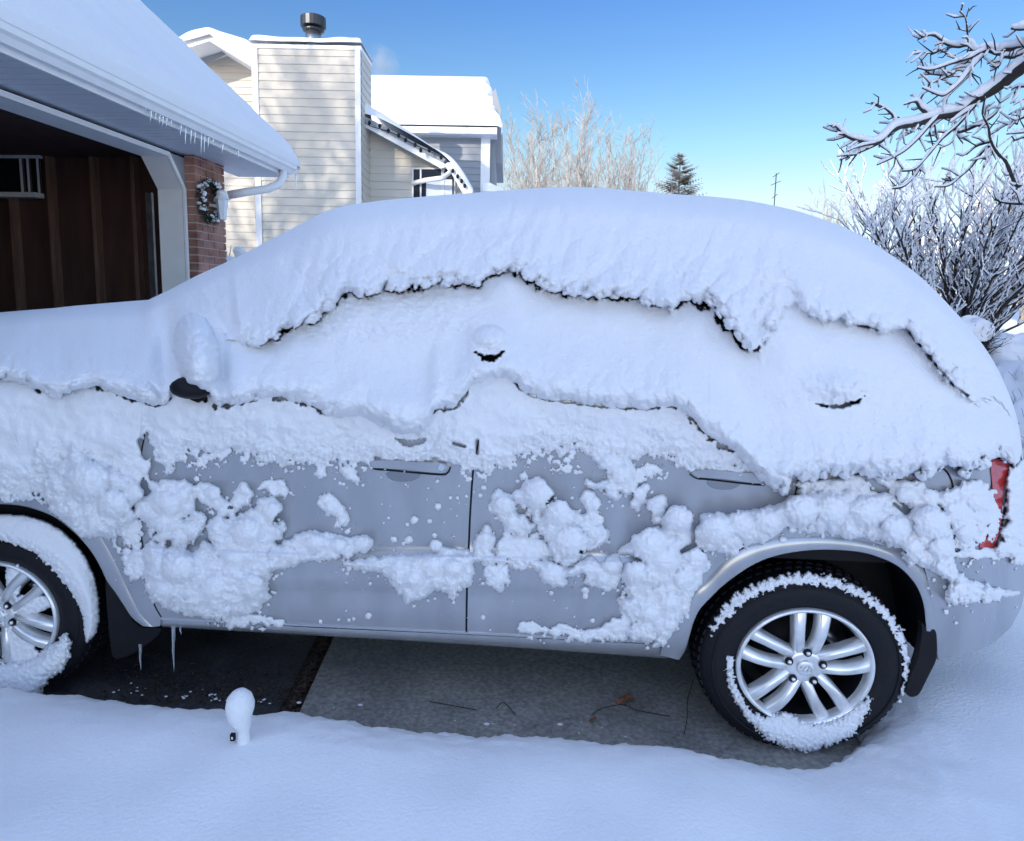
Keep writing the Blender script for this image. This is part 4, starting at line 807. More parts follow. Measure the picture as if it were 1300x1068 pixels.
tag(b.build('snow_crumbs', M['snow']), 'little crumbs of snow along the snow edge under the car', 'snow', kind='stuff')

# little marker in the foreground
mp = hit(308, 960, np.array([0, 0, .17]), Zv); mz = gz(mp[0], mp[1])
mk = empty('marker_stake', (mp[0], mp[1], mz), label='little driveway marker wearing a rounded cap of snow in the foreground', cat='marker')
vs = []; fs = []; prof = [(.014, -.04), (.016, -.01), (.015, .01), (.014, .028), (.019, .042), (.027, .06), (.033, .085), (.034, .10), (.029, .122), (.018, .134), (0.006, .1385), (.0003, .1395)]
n = 24
for i, (r_, z_) in enumerate(prof):
    for j in range(n):
        t = 2 * pi * j / n; rr = r_ * (1 + .06 * sin(2 * t + 1) + .04 * sin(3 * t + i)); rr *= 1.45; vs.append((mp[0] + rr * cos(t) * .82 + .010 * (z_ < .045) - .004, mp[1] + rr * sin(t), mz + z_ * 1.25))
for i in range(len(prof) - 1):
    for j in range(n): fs.append((i * n + j, i * n + (j + 1) % n, (i + 1) * n + (j + 1) % n, (i + 1) * n + j))
obj('snow_cap', vs, fs, M['snow'], mk, True)
b = MB(); b.box((mp[0] - .030, mp[1] - .020, mz + .012), (.014, 0, 0), (0, .012, 0), (0, 0, .022)); b.build('tag', M['black'], mk)
b = MB(); b.box((mp[0] - .0255, mp[1] - .0208, mz + .019), (.005, 0, 0), (0, .001, 0), (0, 0, .008)); b.build('tag_mark', M['trim'], mk)

# ------------------------------------------------------------------ garage
GAR = empty('garage', GP(5, -2, 0), label='garage with open door, brick corner and snowy roof at left', cat='garage')
ZG = 0.05
HT = 2.885; T1 = 6.22; TG = 6.465; ZGUS = 2.60; TW = 7.02   # header top, gusset, jamb, wall end
T0 = 1.2
# header + jamb trim frame (facade plane w=0), reveal 0.20 deep
b = MB()
b.prism([GP(t, .0, z) for t, z in ((T0, HT), (T1, HT), (TG, ZGUS), (TG, ZG), (TG - .035, ZG), (TG - .035, ZGUS - .01), (T1 - .02, HT - .04), (T0, HT - .04))], gn * .02)
b.build('door_trim', M['trim'], GAR)
RD = .24
b = MB()   # underside of the header, gusset and jamb reveal, facing the opening
pts = [(T0, HT - .04), (T1 - .02, HT - .04), (TG - .035, ZGUS - .01), (TG - .035, ZG)]
for (t1, z1), (t2, z2) in zip(pts[:-1], pts[1:]):
    b.add([GP(t1, -.002, z1), GP(t2, -.002, z2), GP(t2, -RD, z2), GP(t1, -RD, z1)], [(0, 1, 2, 3)])
b.build('door_reveal', M['trim'], GAR)
b = MB(); b.prism([GP(t, -.01, z) for t, z in ((T1, HT), (TG + .02, HT), (TG + .02, ZGUS - .04))], gn * .012); b.build('corner_siding', M['siding2'], GAR)
# bricks: real courses with mortar behind
b = MB(); b.box(GP(TG + .02, .0, ZG), gf * (TW - TG - .03), gn * .092, Zv * (2.93 - ZG)); b.build('mortar', M['cement'], GAR)
b = MB(); ch = .075; L = .205
k = 0; z = ZG
while z < 2.92:
    h = min(ch - .011, 2.93 - z); off = (k % 2) * L / 2
    t = TG + .012 - off
    while t < TW:
        a = max(t, TG + .014); e = min(t + L - .011, TW)
        if e - a > .02: b.box(GP(a, .09, z), gf * (e - a), gn * (.012 + .0015 * random.random()), Zv * h)
        t += L
    b.box(GP(TG + .012, .002, z), gf * .01, gn * .094, Zv * h)
    z += ch; k += 1
b.build('brickwork', M['brick'], GAR)
# soffit with grooves, fascia, gutter
WE = .60; SZ = 2.915
b = MB(); t = T0
while t < 7.62:
    b.box(GP(t, -.05, SZ), gf * .096, gn * .56, Zv * .012); b.box(GP(t + .096, -.05, SZ + .005), gf * .008, gn * .56, Zv * .007); t += .104
b.build('soffit', M['soffit'], GAR)
b = MB(); b.box(GP(T0, .50, SZ - .006), gf * (7.66 - T0), gn * .022, Zv * .15); b.build('fascia', M['trim'], GAR)
def extr_t(prof, t0, t1): return [[GP(t, w, z) for w, z in prof] for t in (t0, t1)]
gp_ = [(.523, 3.045), (.523, 2.945), (.575, 2.94), (.600, 2.975), (.622, 2.99), (.628, 3.05), (.618, 3.05), (.612, 3.0)]
a, c = extr_t(gp_, T0, 7.62); n = len(gp_); b = MB(); b.add(a + c, [(i, (i + 1) % n, (i + 1) % n + n, i + n) for i in range(n)] + [tuple(range(n)), tuple(range(2 * n - 1, n - 1, -1))])
b.build('gutter', M['trim'], GAR)
# downspout: drops from the gutter end and elbows back to the wall
d0 = PY(352, 221, 7.3); p = [GP(7.38, .565, 2.95), GP(7.38, .565, 2.86), GP(7.36, .52, 2.80), GP(7.2, .3, 2.74), GP(6.95, .13, 2.66), GP(6.9, .06, 2.60)]
b = MB(); b.tube([hit(360, 216, GP(0, .56, 0), gn), hit(359, 225, GP(0, .56, 0), gn), hit(354, 234, GP(0, .55, 0), gn), hit(340, 240, GP(0, .48, 0), gn), hit(312, 244, GP(0, .30, 0), gn), hit(290, 248, GP(0, .14, 0), gn)], .042, 10)
b.build('downspout', M['trim'], GAR, True)
# roof deck and its snow
SL = .92; 
b = MB(); RW = -2.75
b.prism([GP(T0 - .6, w, z) for w, z in ((.58, 3.03), (RW, 3.03 + SL * (.58 - RW)), (RW, 3.0 + SL * (.58 - RW)), (.58, 2.99))], gf * (7.62 - T0 + .6))
b.prism([GP(T0 - .6, w, z) for w, z in ((RW - 3.3, 3.03), (RW, 3.03 + SL * (.58 - RW)), (RW, 3.0 + SL * (.58 - RW)), (RW - 3.3, 2.99))], gf * (7.62 - T0 + .6))
b.build('roof', M['siding2'], GAR)
nt_, nw = 150, 110
tt = np.linspace(T0 - .6, 7.68, nt_); ww = np.linspace(0, 1, nw)
TT, WW = np.meshgrid(tt, ww)
w = .625 - WW ** 1.3 * (.625 - RW)
thk = .17 * np.clip(1 - (1 - np.clip((.64 - w) / .16, 0, 1)) ** 2, 0, 1) ** .5
thk = thk * (np.clip(1 - (1 - np.clip((7.70 - TT) / .16, 0, 1)) ** 2, 0, 1) ** .5) + .012 * perlin(TT / .5, w / .5, 71) + .004 * perlin(TT / .12, w / .12, 72)
z = 3.035 + SL * (.58 - np.minimum(w, .58)) + thk
P = GO + gf * TT[..., None] + gn * (w + thk * .25)[..., None] + Zv * z[..., None]
low = (GO + gf * tt[:, None] + gn * .63 + Zv * 3.03)[None]
endc = P[:, -1:, :].copy(); endc[..., 2] = 3.02 + SL * (.58 - np.minimum(w[:, -1:], .58)) - .02
P = np.concatenate([low, P], 0); endc = np.concatenate([low[:, -1:], endc], 0); P = np.concatenate([P, endc], 1)
grid_obj('roof_snow_cover', P, None, M['snow'], GAR)
P2 = P.copy(); # rear slope snow
wl = ((P2 - GO) @ gn); P2 = P2 + gn * ((2 * RW - wl) - wl)[..., None]; grid_obj('roof_snow_cover', P2, None, M['snow'], GAR)
# interior: side wall with studs, ceiling, back wall, floor
TI = 6.88
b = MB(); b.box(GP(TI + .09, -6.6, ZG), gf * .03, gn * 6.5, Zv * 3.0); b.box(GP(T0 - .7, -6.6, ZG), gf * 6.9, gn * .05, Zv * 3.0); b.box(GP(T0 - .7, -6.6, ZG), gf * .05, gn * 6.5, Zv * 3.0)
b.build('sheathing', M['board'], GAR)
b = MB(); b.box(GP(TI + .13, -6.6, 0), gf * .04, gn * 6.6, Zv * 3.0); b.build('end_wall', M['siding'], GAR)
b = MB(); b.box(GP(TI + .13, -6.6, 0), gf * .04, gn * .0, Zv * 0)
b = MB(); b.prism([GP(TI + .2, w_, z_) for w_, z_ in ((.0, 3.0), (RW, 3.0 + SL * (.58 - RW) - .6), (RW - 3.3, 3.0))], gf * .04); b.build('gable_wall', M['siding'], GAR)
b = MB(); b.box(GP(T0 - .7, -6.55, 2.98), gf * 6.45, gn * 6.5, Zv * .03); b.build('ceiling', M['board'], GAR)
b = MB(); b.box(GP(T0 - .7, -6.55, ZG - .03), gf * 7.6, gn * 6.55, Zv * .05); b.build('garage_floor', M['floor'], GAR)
def gi(x, y): return hit(x, y, GP(TI, 0, 0), gf)
for x0 in (-36, 14, 63, 118, 169):
    a = gi(x0, 300); c = gi(x0 + 15, 300); wA = (a - GO) @ gn; wB = (c - GO) @ gn
    b = MB(); b.box(GP(TI, wA, ZG), gf * .09, gn * .042, Zv * 2.93); b.build('wall_stud', M['wood'], GAR)
# window with shelf on that wall, door track
wn = MB(); wm = MB()
def gbar(x0, y0, x1, y1, dpt=.05, front=.03):
    a = gi(x0, y0); c = gi(x1, y1); w0, z0 = (a - GO) @ gn, a[2]; w1, z1 = (c - GO) @ gn, c[2]
    return (GP(TI - front, min(w0, w1), min(z0, z1)), gf * dpt, gn * abs(w1 - w0), Zv * abs(z1 - z0))
wo = MB(); wo.box(*gbar(-60, 201, 52, 196)); wo.box(*gbar(48, 198, 52, 248)); wo.box(*gbar(27, 198, 31, 246, front=.034)); wo.box(*gbar(36, 198, 39.5, 246, front=.034)); wf = wo.build('wall_window', M['soffit'], GAR)
wo = MB(); wo.box(*gbar(-60, 251, 54, 246, .12, .10)); wo.build('window_shelf', M['soffit'], wf)
wo = MB(); wo.box(*gbar(-60, 247, 50, 199, .01, .005)); wo.build('pane', M['glass'], wf)
b = MB(); p0 = hit(-40, 142, GP(0, -.45, 0), gn); b.bar(GP(2.0, -.9, 2.66), GP(5.3, -.9, 2.66), .06, .03); b.build('door_track', M['darkmetal'], GAR)
b = MB(); b.bar(GP(TG - .09, -.29, ZG), GP(TG - .09, -.29, 2.55), .06, .03, gf); b.build('door_track', M['metal'], GAR)
# icicles on the gutter
rnd = random.Random(3)
ict = []
for x, y, l in ((153, 118, 4), (166, 126, 4), (172, 129, 4), (178, 132, 5), (184, 136, 5), (191, 139, 17), (197, 143, 10), (202, 146, 12), (206, 148, 13), (211, 150, 11), (217, 154, 5), (229, 159, 14), (235, 162, 22), (242, 165, 18), (247, 167, 18), (255, 169, 28), (259, 171, 24), (264, 173, 16), (270, 175, 10), (282, 183, 12), (302, 192, 9), (376, 221, 24)):
    p0 = hit(x, y - 2, GP(0, .56, 0), gn); p1 = hit(x, y + l, GP(0, .56, 0), gn); h = p0[2] - p1[2]
    b = MB(); ts = np.linspace(0, 1, 6); b.tube([p0 + (p1 - p0) * t for t in ts], [.011 * (1 - t) + .0012 for t in ts] if l > 6 else [.008 * (1 - t) + .001 for t in ts], 6)
    ict.append((x, b.build('icicle', M['ice'], None, True)))
for x, o in ict:
    if x == 376: tag(o, 'single thin icicle at the far end of the garage gutter by the downspout', 'icicle', 'icicles along the garage gutter')
    elif x == 255: tag(o, 'longest icicle under the middle of the garage gutter', 'icicle', 'icicles along the garage gutter')
    elif x == 191: tag(o, 'broad icicle at the left end of the icicle row on the gutter', 'icicle', 'icicles along the garage gutter')
    else: tag(o, 'clear icicle in the row hanging from the garage gutter', 'icicle', 'icicles along the garage gutter')
# wreath and lantern on the brick
def bp(x, y, off): return hit(x, y, GP(0, .105 + off, 0), gn)
WRH = empty('wreath', bp(268, 257, .03), label='dark green wreath dusted with snow hanging on the brick wall', cat='wreath')
wc = bp(266, 256, .035); b = MB(); s_ = MB(); rnd = random.Random(9)
rz = abs(bp(268, 229, 0)[2] - bp(268, 283, 0)[2]) / 2
for i in range(900):
    t = rnd.uniform(0, 2 * pi); rr = rz * rnd.uniform(.72, 1.0) ; c0 = wc + gf * cos(t) * rr * .95 + Zv * sin(t) * rr + gn * rnd.uniform(-.02, .05)
    dv = np.array([rnd.gauss(0, 1), rnd.gauss(0, 1), rnd.gauss(0, 1)]); dv /= np.linalg.norm(dv); b.tube([c0, c0 + dv * .045], [.0035, .001], 3, False)
    if rnd.random() < .09: s_.sphere(c0 + Zv * .012 + gn * .03 * rnd.random(), rnd.uniform(.012, .026), 6, 5, (1, 1, .7))
b.build('greenery', M['wreath'], WRH); s_.build('snow_dusting', M['snow'], WRH, True)
b = MB(); bw = bp(279, 243, .06); b.bar(bw - gf * .05 - Zv * .02, bw + gf * .05 + Zv * .02, .02, .03); b.build('red_bow', M['red'], WRH)
lc = bp(282, 263, .12)
LAN = empty('wall_lantern', lc, label='white wall lantern with a snowy cap beside the wreath', cat='lantern')
def lath(b, c, prof, n=6):
    base = len(b.v)
    for r_, z_ in prof:
        for j in range(n): t = 2 * pi * j / n + .3; b.v.append((c[0] + r_ * cos(t), c[1] + r_ * sin(t), c[2] + z_))
    for i in range(len(prof) - 1):
        for j in range(n): b.f.append((base + i * n + j, base + i * n + (j + 1) % n, base + (i + 1) * n + (j + 1) % n, base + (i + 1) * n + j))
    b.f.append(tuple(base + j for j in range(n))[::-1]); b.f.append(tuple(base + (len(prof) - 1) * n + j for j in range(n)))
sc_ = abs(bp(277, 247, 0)[2] - bp(277, 278, 0)[2])
b = MB(); lath(b, lc, [(.035, -sc_ * .5), (.058, sc_ * .28), (.060, sc_ * .3)]); b.build('glass_body', M['lampglass'], LAN)
b = MB(); lath(b, lc, [(.075, sc_ * .30), (.073, sc_ * .33), (.03, sc_ * .55)], 10); b.build('lamp_roof', M['trim'], LAN)
b = MB(); b.sphere(lc + Zv * sc_ * .52, .055, 12, 8, (1, 1, .75)); b.build('snow_cap', M['snow'], LAN, True)
b = MB(); b.tube([lc + Zv * .0, lc - gn * .2 + Zv * .03], .015, 6); b.build('bracket', M['trim'], LAN)

# ------------------------------------------------------------------ neighbour's house
def clip_poly(poly, z0, z1):
    def cut(p, f):
        out = []
        for i in range(len(p)):
            a, b_ = p[i], p[(i + 1) % len(p)]; fa, fb = f(a), f(b_)
            if fa >= 0: out.append(a)
            if fa * fb < 0: t = fa / (fa - fb); out.append((a[0] + (b_[0] - a[0]) * t, a[1] + (b_[1] - a[1]) * t))
        return out
    p = cut(poly, lambda q: q[1] - z0)
    if len(p) < 3: return []
    p = cut(p, lambda q: z1 - q[1]); return p if len(p) >= 3 else []
def siding(name, poly_px, Y, m, parent, ch=.150, zoff=0.0, xz=None):
    pl = xz or [(q[0], q[2]) for q in (PY(x, y, Y) for x, y in poly_px)]
    zs = [q[1] for q in pl]; z = math.floor(min(zs) / ch) * ch; b = MB()
    while z < max(zs):
        p = clip_poly(pl, z, z + ch)
        if p:
            f = [(x, Y - .016 * (1 - (zz - z) / ch), zz) for x, zz in p]; g = [(x, Y + .01, zz) for x, zz in p]; n = len(p)
            b.add(f + g, [tuple(range(n))] + [(i, i + n, (i + 1) % n + n, (i + 1) % n) for i in range(n)])
        z += ch
    return b.build(name, m, parent)
def slab_px(name, pts, Y, depth, m, parent, n=0):
    p = [PY(x, y, Y) for x, y in (smooth_line(pts, n, True) if n else pts)]
    b = MB(); b.prism(p, (0, depth, 0)); return b.build(name, m, parent)
HOUSE = empty('neighbour_house', (-4, 14, 0), label='pale sided house with a tall boxed chimney behind the garage', cat='house')
YC = 13.0; YW = 13.7; YG = 15.5
ch = siding('chimney', [(327, 60), (451, 62), (453, 400), (329, 400)], YC, M['siding'], HOUSE)
cw = PY(327, 60, YC); ce = PY(452, 60, YC)
b = MB(); b.box((cw[0], YC, 0), (ce[0] - cw[0], 0, 0), (0, .9, 0), (0, 0, cw[2])); b.build('chimney_core', M['siding'], ch)
b = MB(); b.box((cw[0] - .11, YC - .028, 0), (.11, 0, 0), (0, .06, 0), (0, 0, cw[2])); b.box((ce[0] - .02, YC - .028, 0), (.10, 0, 0), (0, .06, 0), (0, 0, cw[2])); b.box((cw[0] - .10, YC - .026, cw[2] - .02), (ce[0] - cw[0] + .2, 0, 0), (0, .95, 0), (0, 0, .07)); b.build('corner_trim', M['trim'], ch)
# right flank of the chimney with its own courses
b = MB(); z = 0
while z < cw[2] - .02:
    h = min(.15, cw[2] - .02 - z); x = ce[0] + .082; b.add([(x + .012, YC + .03, z), (x + .012, YC + .9, z), (x, YC + .9, z + h), (x, YC + .03, z + h), (x - .02, YC + .03, z), (x - .02, YC + .9, z)], [(0, 1, 2, 3), (0, 4, 5, 1)]); z += .15
b.build('flank_siding', M['siding'], ch)
def snow_slab(name, x0, x1, y0, y1, z, h, m, parent, seed=0, nx=50, ny=20, slx=0, sly=0, rnd_=.12, lift=None):
    xs_ = np.linspace(x0, x1, nx); ys_ = np.linspace(y0, y1, ny); X, Y = np.meshgrid(xs_, ys_)
    ed = np.minimum(np.minimum(X - x0, x1 - X), np.minimum(Y - y0, y1 - Y)); t = qround(ed + .01, rnd_)
    Zz = z + slx * (X - x0) + sly * (Y - y0) + h * t * (1 + .25 * perlin(X / .7, Y / .7, seed)) - .02 * (ed <= 1e-6)
    if lift is not None: Zz = Zz + lift(X, Y)
    return grid_obj(name, np.stack([X, Y, Zz], -1), None, m, parent)
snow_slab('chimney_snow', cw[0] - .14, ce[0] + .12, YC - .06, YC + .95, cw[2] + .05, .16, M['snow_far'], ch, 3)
fx = PY(397, 45, YC + .4)
fl_ = MB(); lath(fl_, (fx[0], YC + .45, cw[2]), [(.145, .0), (.145, .52)], 20); fo_ = fl_.build('flue_pipe', M['metal'], ch, True)
fl_ = MB(); lath(fl_, (fx[0], YC + .45, cw[2]), [(.15, .44), (.20, .46), (.20, .48), (.15, .49)], 20); lath(fl_, (fx[0], YC + .45, cw[2]), [(.2, .52), (.235, .53), (.235, .70), (.2, .72)], 20); fl_.build('flue_cap', M['darkmetal'], fo_)
fl_ = MB(); fl_.sphere((fx[0], YC + .45, cw[2] + .70), .20, 12, 8, (1, 1, .3)); fl_.build('cap_snow', M['snow_far'], fo_, True)
# wall left of the chimney and wall right of it, under the raking roof
siding('wall', [(240, 215), (322, 215), (330, 420), (240, 420)], YW, M['siding'], HOUSE)
siding('wall', None, 13.75, M['siding'], HOUSE, xz=[(PY(448, 150, 13.75)[0], 0), (PY(600, 150, 13.75)[0], 0), (PY(600, 252, 13.75)[0], PY(600, 252, 13.75)[2]), (PY(565, 214, 13.75)[0], PY(565, 214, 13.75)[2]), (PY(448, 150, 13.75)[0], PY(448, 150, 13.75)[2])])
# raking roof edge with strung lights
YR = 13.35
slab_px('rake_board', [(452, 146), (562, 203), (566, 212), (560, 214), (452, 155)], YR, .06, M['trim'], HOUSE)
slab_px('rake_roof', [(454, 143), (560, 198), (566, 203), (562, 206), (452, 148)], YR - .03, 3.5, M['siding2'], HOUSE)
# snow over that roof, ending in a drooping edge
pA = np.array([(452, 143), (470, 146), (490, 154), (520, 170), (545, 185), (562, 196), (575, 209), (586, 225), (598, 243)], float)
pB = np.array([(452, 120), (468, 137), (480, 143), (504, 159), (530, 176), (548, 188), (566, 197), (577, 207), (588, 222), (600, 243)], float)
rows = []
f_ = smooth_line(pA, 4); g_ = smooth_line(pB, 4)
g_ = np.stack([np.interp(np.linspace(0, 1, len(f_)), np.linspace(0, 1, len(g_)), g_[:, i]) for i in (0, 1)], 1)
rows = [np.stack([PY(x, y, YR - .06) for x, y in f_]), np.stack([PY(x, y - 2, YR - .02) for x, y in g_]), ]
rows.append(rows[1] + np.array([0, .3, .05])); rows.append(rows[1] + np.array([0, 3.0, .05]))
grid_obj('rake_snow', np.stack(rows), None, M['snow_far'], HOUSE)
# eave continuing towards the viewer, dotted with bulbs
slab_px('eave_board', [(566, 208), (572, 206), (600, 242), (597, 252), (590, 250)], YR - .12, .08, M['trim'], HOUSE)
b = MB(); b2 = []; pts = smooth_line([(456, 151), (470, 160), (487, 165), (503, 171), (521, 181), (536, 188), (548, 193), (560, 199)], 3); b.tube([PY(x, y, YR - .07) for x, y in pts], .008, 4)
for x, y in ((459, 152), (469, 156), (482, 160), (493, 166), (506, 172), (515, 178), (527, 184), (534, 191), (545, 191), (560, 200), (575, 217), (581, 224), (586, 230), (590, 236)): bl_ = MB(); bl_.sphere(PY(x, y, YR - .17), .035, 6, 5, (.9, .9, 1.3)); b2.append(bl_)
ls = empty('string_lights', PY(505, 172, YR - .1), label='unlit string of dark bulbs along the sloping roof edge', cat='string lights')
b.build('wire', M['bark'], ls); [bl_.build('bulb', M['black'], ls) for bl_ in b2]
# house downspout and window
b = MB(); b.tube([PY(567, 208, YR - .1), PY(572, 218, YR - .1), PY(562, 226, YR), PY(540, 229, YR + .1), PY(524, 233, 13.68)], .05, 8); b.build('downspout', M['trim'], HOUSE, True)
slab_px('window', [(523, 213), (578, 213), (578, 262), (523, 262)], 13.69, .05, M['trim'], HOUSE)
wn_ = slab_px('window', [(525, 215), (576, 215), (576, 262), (525, 262)], 13.675, .01, M['glass'], HOUSE)
slab_px('mullion', [(533, 215), (535, 215), (535, 262), (533, 262)], 13.66, .02, M['trim'], wn_); slab_px('blind', [(541, 228), (574, 228), (574, 262), (541, 262)], 13.668, .004, M['lampglass'], wn_); slab_px('mullion', [(560, 215), (564, 215), (564, 262), (560, 262)], 13.655, .02, M['trim'], wn_)
# upper block behind with the bright snowy roof
YU = 17.0
siding('wall', [(485, 160), (612, 164), (614, 300), (485, 300)], YU, M['siding2'], HOUSE, ch=.16)
q0 = PY(612, 164, YU); b = MB(); b.box((q0[0] - .02, YU - .03, 0), (.22, 0, 0), (0, .2, 0), (0, 0, q0[2])); b.build('corner_trim', M['trim'], HOUSE)
b = MB(); b.box((q0[0] - 4.2, YU, 0), (4.3, 0, 0), (0, 5, 0), (0, 0, q0[2])); b.build('upper_block', M['siding2'], HOUSE)
e0 = PY(440, 160, YU - .35); e1 = PY(631, 163, YU - .35); r0 = PY(440, 104, YU + 3); r1 = PY(622, 107, YU + 3)
nx, ny = 60, 40; XX = np.zeros((ny, nx, 3))
for i in range(ny):
    f = i / (ny - 1); a = e0 * (1 - f) + r0 * f; c = e1 * (1 - f) + r1 * f
    c = c + np.array([.06 * sin(f * 19) + .1 * (f < .5), 0, 0])
    for j in range(nx):
        g = j / (nx - 1); q = a * (1 - g) + c * g; edge = min(1, (1 - g) / .025) ** .5 * min(1, (f + .002) / .04) ** .5
        XX[i, j] = q + np.array([0, -.05 * (1 - f), .20 * edge])
bk = XX[-1:] + np.array([0, 3.0, -2.0]); rt = XX[:, -1:] * 1.0; rt[..., 2] -= .16
grid_obj('roof_snow_cover', np.concatenate([XX, bk], 0), None, M['snow_far'], HOUSE)
grid_obj('roof_snow_cover', np.concatenate([XX[:, -1:], rt], 1), None, M['snow_far'], HOUSE)
b = MB(); v = [e0, e1, r1, r0]; b.add([q + Zv * .0 for q in v] + [q - Zv * .10 for q in v], [(0, 1, 2, 3), (7, 6, 5, 4), (0, 4, 5, 1), (1, 5, 6, 2), (2, 6, 7, 3)]); b.build('roof', M['siding2'], HOUSE)
b = MB(); b.box(e0 + np.array([0, -.03, -.14]), (e1 - e0), (0, .08, 0), (0, 0, .15)); b.build('gutter', M['trim'], HOUSE)
b = MB(); b.box(e0 + np.array([0, .05, -.16]), (e1 - e0), (0, .4, 0), (0, 0, .03)); b.build('soffit', M['soffit'], HOUSE)
# gable end seen past the corner
slab_px('gable_end', [(625, 118), (629, 112), (636, 140), (637, 207), (625, 207)], YU + .6, 3.0, M['siding2'], HOUSE)
slab_px('side_bay', [(616, 168), (628, 168), (630, 250), (618, 250)], YU + .3, 1.0, M['siding2'], HOUSE)
slab_px('porch_roof_snow', [(613, 233), (622, 232), (634, 238), (643, 243), (613, 243)], YU - .6, 1.0, M['snow_far'], HOUSE)
# far-left gable
siding('wall', None, YG, M['siding'], HOUSE, xz=[(q[0], q[2]) for q in (PY(215, 90, YG), PY(266, 52, YG), PY(325, 88, YG), PY(335, 300, YG), PY(215, 300, YG))])
RX = 3.0
for nm, pts in (('roof', [(222, 56), (266, 43), (325, 82), (325, 88), (266, 52), (222, 66)]),):
    slab_px('roof', pts, YG - .9, 5.0, M['trim'], HOUSE)
slab_px('gable_soffit', [(240, 66), (267, 53), (286, 68), (259, 81)], YG - .3, .05, M['siding2'], HOUSE)  # dark sheet: shade of the soffit's underside is put into its colour
sn = smooth_line([(226, 48), (240, 40), (256, 36), (266, 35), (280, 40), (300, 46), (316, 52), (330, 66)], 4); lo_ = np.interp(sn[:, 0], [222, 266, 330], [56, 43.5, 85])
rows = [np.stack([PY(x, y, YG - .98) for x, y in zip(sn[:, 0], lo_)]), np.stack([PY(x, y * .75 + l * .25, YG - 1.05) for (x, y), l in zip(sn, lo_)]), np.stack([PY(x, y, YG - .9) for x, y in sn])]
rows.append(rows[2] + np.array([0, .3, .03])); rows.append(rows[2] + np.array([0, 4.5, .03])); grid_obj('roof_snow_cover', np.stack(rows), None, M['snow_far'], HOUSE)

# snow-capped garden post and bench back by the house wall
b0 = PY(300, 345, 9.2); 
pp = empty('garden_post', (b0[0], 9.2, 0), label='white post with a cap of snow in front of the house wall', cat='post')
a = PY(304, 321, 9.2); b = MB(); b.box((a[0] - .05, 9.15, 0), (.1, 0, 0), (0, .1, 0), (0, 0, a[2])); b.build('post', M['trim'], pp)
b = MB(); b.sphere((a[0], 9.2, a[2] + .02), .09, 10, 7, (1, 1, .7)); b.build('snow_cap', M['snow'], pp, True)
a = PY(283, 325, 8.8); xs_ = None
sh = MB(); rnd = random.Random(4); sn_ = MB()
q = PY(292, 335, 8.8)
for i in range(260):
    c0 = q + np.array([rnd.uniform(-.22, .14), rnd.uniform(-.2, .2), rnd.uniform(-1.3, -.0)]); dv = np.array([rnd.gauss(0, .5), rnd.gauss(0, .5), abs(rnd.gauss(.6, .4))]); sh.tube([c0, c0 + dv * .16], [.007, .003], 4, False); 
    if rnd.random() < .5: sn_.sphere(c0 + dv * .1, rnd.uniform(.015, .03), 5, 4)
shb = empty('small_shrub', (q[0], 8.8, 0), label='small snow-capped shrub beside the brick corner of the garage', cat='shrub')
sh.build('twigs', M['bark'], shb)
sn_.sphere(q + np.array([-.06, 0, .02]), .20, 14, 8, (1.15, 1, .42)); sn_.build('snow_load', M['snow'], shb, True)

# ------------------------------------------------------------------ trees
def grow(rnd, B, S, p, d, L, r, lev, maxlev, spread=.5, up=.12, nkid=(2, 4), snow=0.0, sides=5, wob=.12, shrink=.68, SB=None):
    n = 4; pts = [np.array(p, float)]; d = np.array(d, float); d /= np.linalg.norm(d); rad = [r]
    for i in range(n):
        d = d + np.array([rnd.gauss(0, wob), rnd.gauss(0, wob), rnd.gauss(0, wob * .7) + up * .3]); d /= np.linalg.norm(d)
        pts.append(pts[-1] + d * L / n); rad.append(r * (1 - .38 * (i + 1) / n))
    B.tube(pts, rad, sides if lev < 2 else (4 if lev < maxlev else 3), False)
    if snow and S is not None and lev >= 1:
        for i in range(n):
            if rnd.random() < .82:
                a, c = pts[i], pts[i + 1]; k = snow * (1 + .4 * rnd.random()); rr = rad[i] * .55 + k
                dz = abs((c - a)[2]) / (np.linalg.norm(c - a) + 1e-9)
                rr *= (1.15 - .45 * dz); o_ = Zv * (rad[i] * .6 + rr * .55)
                S.tube([a + o_ * .6, (a * .6 + c * .4) + o_, c + o_ * .6], [rr * .5, rr, rr * .55], 5 if lev < 3 else 4, False, .9)
    if lev >= maxlev: return
    for k in range(rnd.randint(*nkid)):
        i = rnd.randint(1, n) if k else n
        ax = np.array([rnd.gauss(0, 1), rnd.gauss(0, 1), rnd.gauss(0, .6)]); ax /= np.linalg.norm(ax)
        nd = d + ax * spread * rnd.uniform(.6, 1.3) + Zv * up
        grow(rnd, B, S, pts[i], nd, L * rnd.uniform(shrink - .1, shrink + .14), rad[i] * rnd.uniform(.58, .78), lev + 1, maxlev, spread, up, nkid, snow, sides, wob, shrink)
